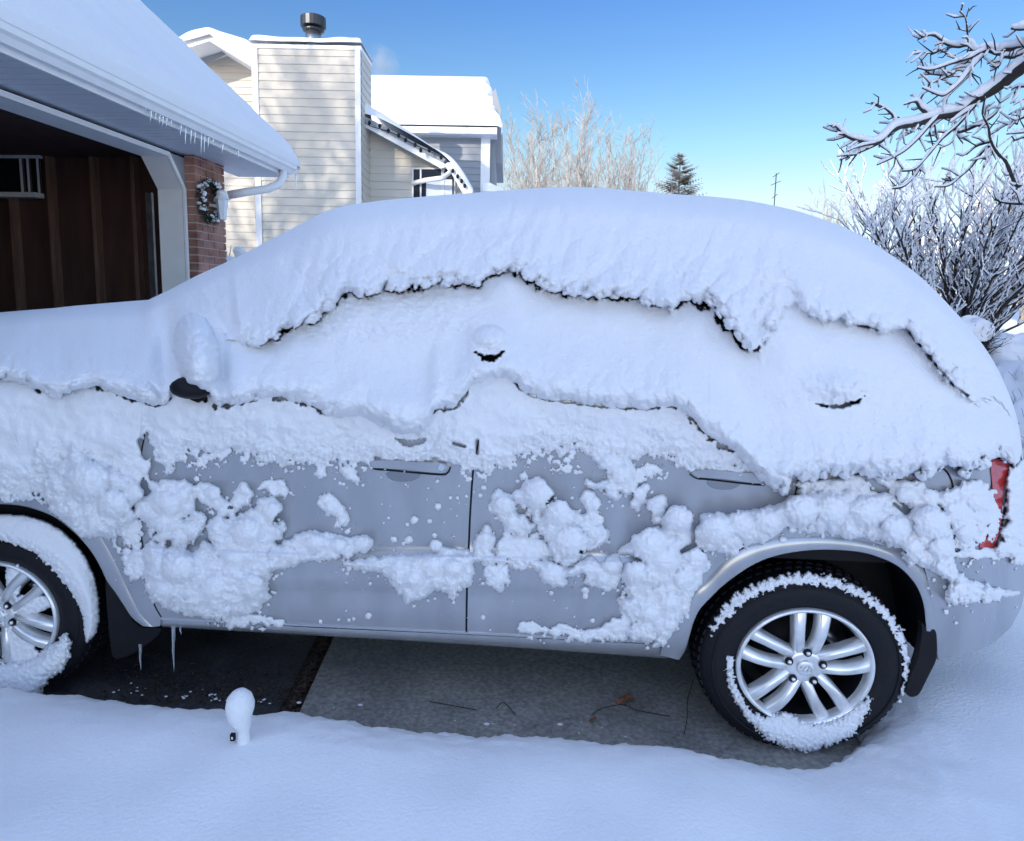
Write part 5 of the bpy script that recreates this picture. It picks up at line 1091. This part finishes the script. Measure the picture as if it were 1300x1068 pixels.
def bare_tree(name, x, y, z, H, seed, label, m, lev=5, spread=.42, up=.2, group=None, cat='tree', snow=0.0, r=None, nk=(2, 4), trunk=.3, msnow=None, top=None):
    rnd = random.Random(seed); root = empty(name, (x, y, z), label=label, cat=cat, group=group); B = MB(); S = MB(); Tn = MB(); r = r or H * .012
    th_ = H * trunk; Tn.tube([(x, y, z - .3), (x + .02 * H * rnd.uniform(-1, 1), y, z + th_ * .5), (x + .01 * H, y, z + th_)], [r * 1.25, r * 1.05, r], 8); Tn.build('trunk', m, root, True)
    for k in range(rnd.randint(3, 4)):
        a = rnd.uniform(0, 2 * pi); grow(rnd, B, S, (x + .01 * H, y, z + th_ * rnd.uniform(.8, 1)), (cos(a) * .45, sin(a) * .45, 1), H * .27, r * .75, 1, lev, spread, up, nk, snow)
    if top:
        k_ = (top - z) / (max(v[2] for v in B.v) - z); sc3 = lambda L: [(x + (v[0] - x) * k_, y + (v[1] - y) * k_, z + (v[2] - z) * k_) for v in L]
        B.v = sc3(B.v); S.v = sc3(S.v)
        tm = root.children[0].data
        for v in tm.vertices: v.co *= k_
    B.build('crown', m, root)
    if S.v: S.build('snow_load', msnow or M['snow_far'], root, True)
    return root
G = 'frosted bare trees on the skyline'
def vase(name, x, y, z, H, W, seed, label, m, group, nmain=22, ntw=12, rt=.018, frost=None, rm=.06, lean=.0, cat='tree', fs=(.05, .13), fp=.3):
    rnd = random.Random(seed); root = empty(name, (x, y, z), label=label, cat=cat, group=group); B = MB(); T_ = MB(); S = MB(); hb = H * .12
    T_.tube([(x, y, z - .3), (x, y, z + hb)], [rm * 2.2, rm * 1.9], 8); T_.build('trunk', m, root, True)
    for k in range(nmain):
        a = rnd.uniform(0, 2 * pi); u_ = sqrt(rnd.random()); top = z + H * (1 - .42 * u_ ** 2.2) * rnd.uniform(.86, 1.0)
        tgt = np.array([x + cos(a) * u_ * W * .5 + lean * H, y + sin(a) * u_ * W * .5, top]); p0 = np.array([x, y, z + hb * rnd.uniform(.6, 1)]); n = 9; pts = []
        for i in range(n + 1):
            f = i / n; hor = f ** 1.05; q = p0 + (tgt - p0) * np.array([hor, hor, f]) + np.array([rnd.gauss(0, .012), rnd.gauss(0, .012), 0]) * H * (f > 0); pts.append(q)
        rad = [rm * (1 - .85 * i / n) + rt * .4 for i in range(n + 1)]; B.tube(pts, rad, 5, False)
        for t_ in range(ntw):
            i = rnd.randint(2, n); b0 = pts[i - 1] + (pts[i] - pts[i - 1]) * rnd.random(); d = pts[i] - pts[i - 1]; d = d / np.linalg.norm(d); L = H * rnd.uniform(.06, .17) * (1.15 - .6 * i / n)
            nd = d + np.array([rnd.gauss(0, .6), rnd.gauss(0, .6), rnd.gauss(.05, .2)]); nd /= np.linalg.norm(nd); e = b0 + nd * L; mid = (b0 + e) / 2 + np.array([rnd.gauss(0, .03), rnd.gauss(0, .03), .04]) * L
            B.tube([b0, mid, e], [rt, rt * .8, rt * .4], 3, False)
            for q_ in range(5):
                f = rnd.uniform(.3, 1); c0 = b0 + (e - b0) * f; d2 = nd + np.array([rnd.gauss(0, .6), rnd.gauss(0, .6), rnd.gauss(.15, .3)]); d2 /= np.linalg.norm(d2); e2 = c0 + d2 * L * rnd.uniform(.25, .5); B.tube([c0, e2], [rt * .6, rt * .25], 3, False)
                if frost is not None and rnd.random() < fp: S.sphere((c0 + e2) / 2, rnd.uniform(*fs), 5, 4, (1.3, 1.3, .8))
    B.build('crown', m, root)
    if S.v: tag(S.build('frost', frost, root), kind='stuff')
    return root
for (x, Y, ytop, W, seed, lb, nm_) in ((672, 38, 116, 4.4, 1, 'frosted bare tree just right of the house roof', 26), (735, 36, 112, 4.2, 2, 'tallest frosted bare tree in the middle of the skyline', 26), (792, 40, 142, 4.6, 3, 'broad frosted bare tree nearest the skyline spruce', 26), (1043, 45, 228, 3.0, 4, 'small pale bare tree low on the skyline behind the car roof', 16)):
    base = PY(x, 378, Y); vase('bare_tree', base[0], Y, 0, PY(x, ytop, Y)[2], W * 1.45, seed, lb, M['twig'], G, nm_ * 2, 18, .013, rm=.035)
def spruce(x, y, z, H, Rb, seed, label, snow=.4, n=2600, group=None, name='spruce_tree'):
    rnd = random.Random(seed); root = empty(name, (x, y, z), label=label, cat='tree', group=group); t = MB(); t.tube([(x, y, z - .2), (x, y, z + H * .97)], [H * .018, .02], 8); t.build('trunk', M['bark'], root)
    c = MB(); s = MB(); layers = int(n / 60)
    for i in range(layers):
        f = (i + .5) / layers; zz = z + H * (.06 + .93 * f); R_ = Rb * (1 - f) ** .8 + .04 * Rb
        for k in range(rnd.randint(5, 8)):
            a = rnd.uniform(0, 2 * pi); L = R_ * rnd.uniform(.65, 1.12); p0 = np.array([x, y, zz]); dv = np.array([cos(a), sin(a), -.22 + .5 * f]); p1 = p0 + dv * L; 
            for m_ in range(7):
                g = (m_ + 1) / 7; q = p0 * (1 - g) + p1 * g + Zv * .10 * L * g * g; w = L * .34 * (1.15 - g) + .02 * Rb
                sd_ = np.array([-sin(a), cos(a), 0])
                for sgn in (-1, 1):
                    tip = q + sd_ * sgn * w + dv * w * .5 - Zv * w * .25; e = q + dv * w * .35
                    c.add([q, e, tip], [(0, 1, 2)])
                    if rnd.random() < snow: o_ = Zv * .02 * Rb; s.add([q + o_, e + o_, tip + o_], [(0, 1, 2)])
    c.build('crown', M['needles'], root); 
    if s.v: s.build('snow_load', M['snow_far'], root)
    return root
q = PY(855, 378, 40); zt = PY(855, 195, 40)[2]; spruce(q[0], 40, 0, zt, 4.6, 5, 'dark spruce dusted with snow on the skyline behind the car roof', .85)
# antenna pole
q = PY(975, 378, 60); zt = PY(975, 220, 60)[2]; b = MB(); rt_ = empty('antenna_mast', (q[0], 60, 0), label='thin antenna mast on the skyline above the car roof', cat='antenna')
b.tube([(q[0], 60, 0), (q[0], 60, zt)], .045, 6); b.build('pole', M['darkmetal'], rt_); b = MB()
for dz, L in ((.1, .28), (.8, .42), (1.9, .22)): b.bar((q[0] - L, 60, zt - dz - .22), (q[0] + L, 60, zt - dz + .16), .05, .05)
b.build('elements', M['darkmetal'], rt_)

# big snowy limb reaching in from the right
def br(x, y): return (1060 + x / 4.108, y / 4.108)
LIMB = [([(0, 655), (60, 712), (140, 738), (225, 745), (310, 672), (430, 645), (530, 612), (640, 592), (700, 548), (780, 500), (870, 440), (986, 350), (1150, 250), (1500, 160), (1900, 100)], 1.6, 9, 5.5, 15),
 ([(430, 210), (470, 190), (520, 187), (580, 232), (640, 246), (700, 236), (730, 272), (800, 264), (860, 282), (885, 262), (986, 250), (1150, 235), (1500, 170)], 1.2, 4.5, 2, 12), ([(650, 60), (680, 95), (690, 160), (697, 240)], .9, 1.6, 1, 2.2), ([(699, 42), (684, 95)], .6, 1, .5, 1), ([(635, 150), (665, 158), (690, 165)], .5, .9, .4, 1),
 ([(415, 265), (500, 279), (550, 264), (600, 292), (630, 290)], .9, 1.5, 1.5, 3.5), ([(498, 280), (500, 330)], .7, 1, 0, 0), ([(430, 355), (500, 366), (600, 335), (700, 305), (745, 282), (795, 262)], 1.1, 2.5, 3, 6), ([(435, 410), (480, 388), (570, 393), (620, 378), (700, 312), (760, 272)], .9, 2.4, 3, 6), ([(485, 442), (560, 412), (625, 380)], .9, 1.8, 3, 5),
 ([(455, 460), (540, 497), (580, 492), (650, 432), (700, 368), (770, 292)], 1.2, 2.8, 4, 7), ([(540, 540), (600, 492), (690, 405), (710, 380)], 1, 2, 2, 4), ([(190, 535), (250, 560), (300, 602), (322, 645), (350, 665)], 1, 2.4, 1.5, 5), ([(226, 578), (262, 562)], .7, 1, 1, 2), ([(360, 547), (420, 532), (450, 572), (520, 608)], 1.2, 3, 2, 9),
 ([(25, 835), (110, 802), (220, 752), (330, 672), (400, 655)], 1.0, 3, 3, 7), ([(70, 865), (112, 808)], .8, 1.4, 1, 2), ([(60, 790), (130, 765), (215, 748)], .8, 1.8, 2, 4), ([(220, 860), (340, 802), (420, 735), (500, 645), (532, 615)], 1.4, 3.2, 3, 6), ([(320, 728), (400, 690), (450, 650)], .8, 1.8, 2.5, 5), ([(230, 770), (240, 745), (310, 690)], .8, 1.6, 1.5, 3),
 ([(350, 893), (420, 880), (500, 792), (560, 722), (640, 652), (720, 562), (742, 542)], 1.6, 3, 2.5, 4), ([(545, 772), (600, 750), (628, 700), (636, 665)], 1, 2, 1.5, 3), ([(668, 750), (640, 712), (630, 680)], .8, 1.4, 1, 2), ([(300, 985), (360, 972), (420, 912), (448, 868)], 1.5, 2.4, 2.5, 4), ([(470, 905), (440, 880)], .8, 1.3, 1, 2), ([(490, 700), (510, 660), (570, 612)], .8, 1.8, 1.5, 3),
 ([(865, 440), (855, 560), (800, 622), (700, 672), (640, 692)], 1.4, 3.2, 2.2, 4.5), ([(720, 705), (750, 680), (790, 640)], 1, 1.5, 1.5, 3), ([(785, 508), (770, 592), (800, 662), (812, 732), (850, 802), (890, 842), (920, 912), (945, 966), (965, 972)], 1.4, 3.2, 1.6, 3), ([(685, 808), (740, 762), (805, 742)], 1.1, 2.2, 1.5, 3), ([(560, 935), (620, 942), (700, 882), (760, 802), (805, 762)], 1.1, 2.6, 1.5, 3.4), ([(520, 975), (590, 970), (645, 928)], 1.2, 2, 1.5, 3),
 ([(780, 872), (808, 820), (815, 760)], .8, 1.4, .8, 1.5), ([(860, 585), (910, 622), (950, 648)], .8, 1.6, 1.2, 2.6), ([(808, 372), (850, 350), (880, 300), (930, 300), (986, 282)], 1, 3, 3, 8), ([(600, 640), (660, 600), (720, 560)], 1, 2.4, 3, 5), ([(920, 472), (950, 455), (1040, 450)], 1, 2, 2, 5), ([(905, 600), (986, 568), (1050, 540)], 1, 1.6, 1.5, 4), ([(910, 670), (950, 630), (1040, 590)], 1, 1.8, 1.5, 3.5), ([(895, 700), (986, 692), (1050, 680)], 1, 1.8, 2, 4.5), ([(930, 737), (986, 718), (1050, 712)], 1, 1.8, 1.5, 3), ([(920, 540), (940, 480)], .7, 1.1, .6, 1), ([(930, 550), (986, 515)], .7, 1.2, 1, 2), ([(918, 150), (960, 155), (1050, 150), (1200, 160)], 1.5, 3, 5, 13), ([(835, 1040), (880, 1058), (986, 1064), (1100, 1050)], 1.6, 2.4, 2, 4), ([(890, 445), (925, 460)], .6, .9, .5, 1)]
TR = empty('overhanging_tree', (5.6, 4.4, 0), label='dark tree limb loaded with thick snow reaching in from the right', cat='tree')
B = MB(); S = MB()
for k, (pts, r0_, r1_, s0_, s1_) in enumerate(LIMB):
    p = smooth_line([br(x, y) for x, y in pts], 5); n = len(p); dep = 4.3 + .25 * sin(k * 2.1)
    xx = p[:, 0]; f = np.linspace(0, 1, n); dv = np.where(xx > 1300, 0, 1) * 0 + dep + .25 * np.sin(xx / 37 + k)
    Y_ = 4.3 + .25 * np.sin(xx / 60.0) + .10 * np.sin(k * 1.7) * (1 - f)
    Pt = np.stack([PY(a, b_, y_) for (a, b_), y_ in zip(p, Y_)]); sc = 4.3 / 850
    jit = np.array([perlin(xx / 5, xx * 0 + k, 81), perlin(xx / 6, xx * 0 + k, 82)]).T * .0
    kn = 1 + .28 * perlin(xx / 4.0, xx * 0 + k * 3.1, 84)
    rad = (r0_ + (np.minimum(f * 1.3, 1)) * (r1_ - r0_)) * sc * .68 * kn
    B.tube(list(Pt), list(rad), 7)
    if s1_ > 0:
        sr = (s0_ + np.sin(np.clip(f, 0, 1) * pi * .55) * (s1_ - s0_)) * sc * .46 * (1 + .22 * perlin(xx / 11, xx * 0 + k * 1.3, 83) + .10 * perlin(xx / 4, xx * 0 + k, 85)); sr = np.maximum(sr, .004)
        sr[0] *= .35; sr[-1] *= .6
        S.tube([q + Zv * (rr * .55 + ss * .9) for q, rr, ss in zip(Pt, rad, sr)], list(sr), 10)
rt = random.Random(21)
for pts, r0_, r1_, s0_, s1_ in LIMB:
    p = smooth_line([br(x, y) for x, y in pts], 5); Ln = np.linalg.norm(np.diff(p, axis=0), axis=1).sum()
    for _ in range(int(Ln / 9)):
        i = rt.randint(1, len(p) - 1)
        if p[i][0] > 1330: continue
        y_ = 4.3 + .25 * math.sin(p[i][0] / 60.0); a = PY(p[i][0], p[i][1], y_); d = p[i] - p[i - 1]; d = d / (np.linalg.norm(d) + 1e-6)
        ang = rt.choice([-1, 1]) * rt.uniform(.5, 1.3); dd = np.array([-d[0] * cos(ang) + d[1] * sin(ang), -d[0] * sin(ang) - d[1] * cos(ang)]); L_ = rt.uniform(6, 26)
        q = PY(p[i][0] + dd[0] * L_, p[i][1] + dd[1] * L_, y_ + rt.uniform(-.08, .08)); m_ = (a + q) / 2 + np.array([rt.gauss(0, .008), 0, rt.gauss(0, .01)])
        B.tube([a, m_, q], [.0050, .0036, .0018], 5)
        if rt.random() < .6: o_ = Zv * .008; S.tube([a + o_, m_ + o_ * 1.2, q + o_ * .8], [.006, .009, .004], 6)
B.build('limb', M['bark'], TR, True); S.build('snow_load', M['snow'], TR, True)
b = MB(); tx = PY(1060 + 1900 / 4.108, 100 / 4.108, 4.3); b.tube([(tx[0] + .25, 4.4, -.1), (tx[0] + .15, 4.4, 1.4), (tx[0], 4.32, tx[2]), (tx[0] + .1, 4.3, tx[2] + 2)], [.19, .16, .12, .07], 12); b.build('trunk', M['bark'], TR, True)

# fan-shaped shrub tree behind the car's tail
rnd = random.Random(12); Yb = 7.6; bb = PY(1212, 440, Yb)
BU = empty('fan_shrub', (bb[0], Yb, .2), label='big many-stemmed shrub in shade with snow on every twig behind the car', cat='shrub'); B = MB(); S = MB()
for k in range(34):
    tx_ = rnd.uniform(1088, 1390) if k < 26 else rnd.uniform(1230, 1420); ty_ = rnd.uniform(218, 275) if tx_ < 1300 else rnd.uniform(205, 275)
    if tx_ < 1150: ty_ = rnd.uniform(258, 320)
    if tx_ < 1085: ty_ = rnd.uniform(270, 300)
    tgt = PY(tx_, ty_, Yb + rnd.uniform(-.8, .9)); dv = tgt - bb; L = np.linalg.norm(dv)
    p0 = bb + np.array([rnd.uniform(-.12, .12), rnd.uniform(-.12, .12), -.3])
    n = 9; pts = []; rad = []
    for i in range(n + 1):
        f = i / n; q = p0 * (1 - f) + tgt * f + np.array([1, 0, 0]) * (.10 * L * sin(f * pi) * (-.5 if tx_ < 1200 else .5)) * -1 + np.array([rnd.gauss(0, .02), rnd.gauss(0, .02), .07 * L * sin(f * pi) * -1 * (abs(tx_ - 1212) > 60)])
        pts.append(q); rad.append(.024 * (1 - .8 * f) + .003)
    B.tube(pts, rad, 5, False)
    for i in range(2, n + 1):
        a, c = pts[i - 1], pts[i]; o_ = Zv * (rad[i] + .008)
        if rnd.random() < .6: S.tube([a + o_ * .7, (a + c) / 2 + o_ * 1.2, c + o_ * .7], [.007, .015, .007], 5, False)
        for _ in range(3 if i > 3 else 2):
            d_ = (c - a); d_ /= np.linalg.norm(d_); nd = d_ + np.array([rnd.gauss(0, .5), rnd.gauss(0, .5), rnd.gauss(.1, .3)])
            grow(rnd, B, S, c, nd, L * rnd.uniform(.10, .20), rad[i] * .6 + .0018, 2, 4, .55, .18, (1, 2), .0105, 4)
B.build('stems', M['bark'], BU); S.build('snow_load', M['snow'], BU, True)
b = MB(); b.tube([(bb[0], Yb, 0), bb - Zv * .25], [.10, .07], 8); b.build('trunk', M['bark'], BU)

# sunlit frosted trees further back on the right
for k, (x, Y, yt, sd_) in enumerate(((1165, 26, 262, 31), (1232, 30, 238, 32), (1300, 27, 250, 33), (1372, 31, 235, 34), (1445, 26, 250, 35))):
    base = PY(x, 380, Y); zb = .052 * (Y - 8); H = PY(x, yt, Y)[2] - zb
    vase('frosted_tree', base[0], Y, zb, H, 3.1, sd_, ['sunlit frosted tree seen through the left side of the shrub', 'tallest sunlit frosted tree behind the middle of the shrub', 'sunlit frosted tree behind the right side of the shrub at the frame edge', 'sunlit frosted tree second beyond the right edge of the shrub', 'farthest right sunlit frosted tree of the row'][k], M['fence'], 'sunlit frosted trees behind the shrub', 20, 11, .02, M['frost'], .05, 0, 'tree', (.05, .15), .35)
# fence in the far yard
Yf = 42; fz = PY(1262, 388, Yf)[2]
fe = empty('yard_fence', (PY(1262, 388, Yf)[0], Yf, fz), label='low weathered board fence across the sunny far yard', cat='fence'); b = MB(); x0 = PY(1238, 385, Yf)[0]; x1 = PY(1288, 385, Yf)[0]; x = x0 - 4
while x < x1: b.box((x, Yf, fz - .5), (.13, 0, 0), (0, .03, 0), (0, 0, .5 + .48 + .04 * random.random())); x += .15
b.build('boards', M['fence'], fe); b = MB(); b.box((x0 - 4, Yf + .03, fz + .25), (x1 - x0 + 4, 0, 0), (0, .05, 0), (0, 0, .09)); b.build('rail', M['fence'], fe)
# snowed-in low shrubs behind the tail
def mound(name, x, y, Y, r, seed, label, cap=True):
    c0 = PY(x, y, Y); rnd = random.Random(seed); root = empty(name, (c0[0], Y, 0), label=label, cat='shrub', group='snowed-in shrubs beside the driveway'); B = MB(); S = MB()
    for _ in range(60):
        a = rnd.uniform(0, 2 * pi); grow(rnd, B, None, c0 - Zv * r * 1.3, (cos(a) * rnd.uniform(.2, 1.1), sin(a) * rnd.uniform(.2, 1.1), rnd.uniform(.3, 1.2)), r * 1.0, .009, 2, 4, .5, .0, (1, 3), 0, 4)
    B.build('stems', M['bark'], root)
    nn = 34; mm = 22; P = np.zeros((mm, nn + 1, 3))
    for i in range(mm):
        for j in range(nn + 1):
            t = 2 * pi * j / nn; ph = pi * .62 * i / (mm - 1); n_ = float(perlin(cos(t) * 1.6 + seed, sin(t) * 1.6 + ph * 1.3, seed)) + .4 * float(perlin(cos(t) * 4 + seed, ph * 4 + sin(t) * 4, seed + 3))
            rr = r * (1 + .30 * n_) ; P[i, j] = c0 + np.array([sin(ph) * cos(t) * rr * 1.15, sin(ph) * sin(t) * rr, cos(ph) * rr * .85])
    grid_obj('snow_load', P, None, M['snow'], root)
mound('snowy_shrub', 1232, 424, 5.2, .14, 41, 'small shrub with an upright snow cap just beyond the car tail')
mound('snowy_shrub', 1262, 470, 5.4, .30, 42, 'snowed-in shrub with dark gaps beside the car tail')
mound('snowy_shrub', 1310, 505, 4.7, .30, 43, 'lowest snowed-in shrub at the right edge beside the car tail')
mound('snowy_shrub', 1306, 474, 6.5, .40, 44, 'widest snowed-in shrub behind the others at the right edge')
mound('snowy_shrub', 1350, 560, 4.0, .35, 45, 'snowed-in shrub nearest the driveway beyond the right edge')

# faint steam from a flue beyond the roof
b = MB(); q = PY(478, 84, 21); b.sphere(q, .75, 20, 14, (1.0, .6, .85)); sm_ = b.build('steam', None or M['snow'], None, True); sm_.data.materials.clear()
m = bpy.data.materials.new('steam'); m.use_nodes = True; nt = m.node_tree; nt.nodes.remove(nt.nodes['Principled BSDF']); pv = nt.nodes.new('ShaderNodeVolumePrincipled'); nt.links.new(pv.outputs[0], nt.nodes['Material Output'].inputs['Volume'])
tc = nt.nodes.new('ShaderNodeTexCoord'); nz = nt.nodes.new('ShaderNodeTexNoise'); nz.inputs['Scale'].default_value = 1.6; nz.inputs['Detail'].default_value = 4; nt.links.new(tc.outputs['Object'], nz.inputs['Vector'])
mr = nt.nodes.new('ShaderNodeMapRange'); mr.inputs['From Min'].default_value = .47; mr.inputs['From Max'].default_value = .7; mr.inputs['To Max'].default_value = 1.6; nt.links.new(nz.outputs['Fac'], mr.inputs['Value']); vd = nt.nodes.new('ShaderNodeVectorMath'); vd.operation = 'DISTANCE'; vd.inputs[1].default_value = tuple(q); nt.links.new(tc.outputs['Object'], vd.inputs[0])
fo2 = nt.nodes.new('ShaderNodeMapRange'); fo2.inputs['From Min'].default_value = .75; fo2.inputs['From Max'].default_value = .1; nt.links.new(vd.outputs['Value'], fo2.inputs['Value'])
mm = nt.nodes.new('ShaderNodeMath'); mm.operation = 'MULTIPLY'; nt.links.new(mr.outputs['Result'], mm.inputs[0]); nt.links.new(fo2.outputs['Result'], mm.inputs[1]); nt.links.new(mm.outputs[0], pv.inputs['Density']); pv.inputs['Color'].default_value = (.95, .96, 1, 1)
sm_.data.materials.append(m); tag(sm_, 'faint wisp of steam rising above the snowy roof right of the chimney', 'steam', kind='stuff')
# ------------------------------------------------------------------ unseen house and spruces added behind the viewer to shade the drive
HB = empty('shade_house_across_drive', (0, -13, 0), label='tall unseen house added behind the viewer to shade the driveway', cat='house')
b = MB(); b.box((-17, -17, 0), (12.5, 0, 0), (0, 7.5, 0), (0, 0, 7.4)); b.build('wall', M['siding'], HB)
b = MB(); b.prism([(-17.5, -9.0, 7.3), (-17.5, -13.2, 11.4), (-17.5, -17.5, 7.3)], (13.5, 0, 0)); b.build('roof', M['snow_far'], HB)
for x in (-15, -11, -7):
    b = MB()
    for z_ in (1.2, 4.0): b.box((x, -9.5, z_), (1.4, 0, 0), (0, .04, 0), (0, 0, 1.3))
    b.build('window', M['glass'], HB)
for k, (x, y, H, lb) in enumerate(((-19.5, -21, 17, 'westernmost'), (-16.6, -20, 18.5, 'second from the west'), (-14.0, -21.5, 19, 'middle'), (-11.6, -20, 18.5, 'second from the east'), (-9.2, -21.5, 17.5, 'easternmost'))): spruce(x, y, 0, H, 4.6, 60 + k, lb + ' of five unseen tall spruces added for shade behind the house across the drive', .2, 2200, 'spruces behind the house across the drive')
bare_tree('bare_tree', -16.4, -6.5, 0, 16, 77, 'tall bare tree west of the house across the drive', M['bark'], 5, .5, .12, r=.24, snow=.035)
bare_tree('bare_tree', -14.4, -1.2, 0, 12, 78, 'bare tree standing on the far side of the garage', M['bark'], 5, .5, .12, r=.2, snow=.03)

# ------------------------------------------------------------------ light, sky, camera
EL = radians(20); AZ = radians(33)      # sun behind and to the left of the viewer
sdir = np.array([-sin(AZ) * cos(EL), -cos(AZ) * cos(EL), sin(EL)])
w = bpy.data.worlds.new('World'); scene.world = w; w.use_nodes = True; nt = w.node_tree
sky = nt.nodes.new('ShaderNodeTexSky'); sky.sky_type = 'NISHITA'; sky.sun_disc = False; sky.sun_elevation = EL
sky.sun_rotation = math.atan2(sdir[0], sdir[1]); sky.altitude = 300; sky.air_density = 1.0; sky.dust_density = .3; sky.ozone_density = 1.6
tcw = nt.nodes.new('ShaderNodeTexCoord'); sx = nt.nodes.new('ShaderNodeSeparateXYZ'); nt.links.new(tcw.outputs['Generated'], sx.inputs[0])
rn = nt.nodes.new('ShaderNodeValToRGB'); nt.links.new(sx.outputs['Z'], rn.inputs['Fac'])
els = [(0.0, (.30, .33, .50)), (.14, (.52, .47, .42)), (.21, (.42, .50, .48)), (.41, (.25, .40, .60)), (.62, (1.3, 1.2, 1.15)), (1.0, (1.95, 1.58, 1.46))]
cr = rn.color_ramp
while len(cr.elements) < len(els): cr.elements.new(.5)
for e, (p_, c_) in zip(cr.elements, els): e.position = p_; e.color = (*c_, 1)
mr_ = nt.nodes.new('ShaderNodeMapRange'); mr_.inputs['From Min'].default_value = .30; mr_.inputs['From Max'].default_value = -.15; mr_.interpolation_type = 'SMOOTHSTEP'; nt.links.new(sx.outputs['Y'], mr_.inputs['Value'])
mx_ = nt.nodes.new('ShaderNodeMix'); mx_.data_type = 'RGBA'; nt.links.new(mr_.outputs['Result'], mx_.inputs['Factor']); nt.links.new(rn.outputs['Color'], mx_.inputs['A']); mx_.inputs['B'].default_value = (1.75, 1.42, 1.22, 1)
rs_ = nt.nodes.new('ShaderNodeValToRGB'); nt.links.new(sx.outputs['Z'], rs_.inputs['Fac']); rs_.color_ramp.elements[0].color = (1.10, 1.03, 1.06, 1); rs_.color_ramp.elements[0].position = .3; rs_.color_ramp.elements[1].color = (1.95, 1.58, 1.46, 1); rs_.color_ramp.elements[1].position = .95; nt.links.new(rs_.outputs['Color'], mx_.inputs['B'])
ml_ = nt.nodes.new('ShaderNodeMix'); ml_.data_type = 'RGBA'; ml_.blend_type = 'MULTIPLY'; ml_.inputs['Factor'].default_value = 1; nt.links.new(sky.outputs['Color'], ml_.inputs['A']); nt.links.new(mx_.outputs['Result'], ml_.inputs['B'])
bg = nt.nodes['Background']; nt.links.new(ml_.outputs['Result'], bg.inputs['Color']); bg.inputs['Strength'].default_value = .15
L = bpy.data.lights.new('sun', 'SUN'); L.energy = 2.0; L.angle = radians(.5); L.color = (1, .90, .76)
so = bpy.data.objects.new('sun', L); COL.objects.link(so); so.rotation_euler = Vector(tuple(sdir)).to_track_quat('Z', 'Y').to_euler()
cam = bpy.data.cameras.new('camera'); co = bpy.data.objects.new('camera', cam); COL.objects.link(co)
from mathutils import Matrix
mtx = Matrix(((R[0], U[0], -F[0], C[0]), (R[1], U[1], -F[1], C[1]), (R[2], U[2], -F[2], C[2]), (0, 0, 0, 1))); co.matrix_world = mtx
cam.sensor_fit = 'HORIZONTAL'; cam.sensor_width = 36; cam.lens = FP / 1300 * 36; cam.shift_y = -49 / 1300; cam.clip_end = 2000; cam.clip_start = .05
scene.camera = co
scene.view_settings.view_transform = 'Standard'; scene.view_settings.look = 'None'; scene.view_settings.gamma = 1; scene.view_settings.exposure = 1.2
scene.render.engine = 'CYCLES'; scene.cycles.max_bounces = 8
scene.cycles.use_denoising = True
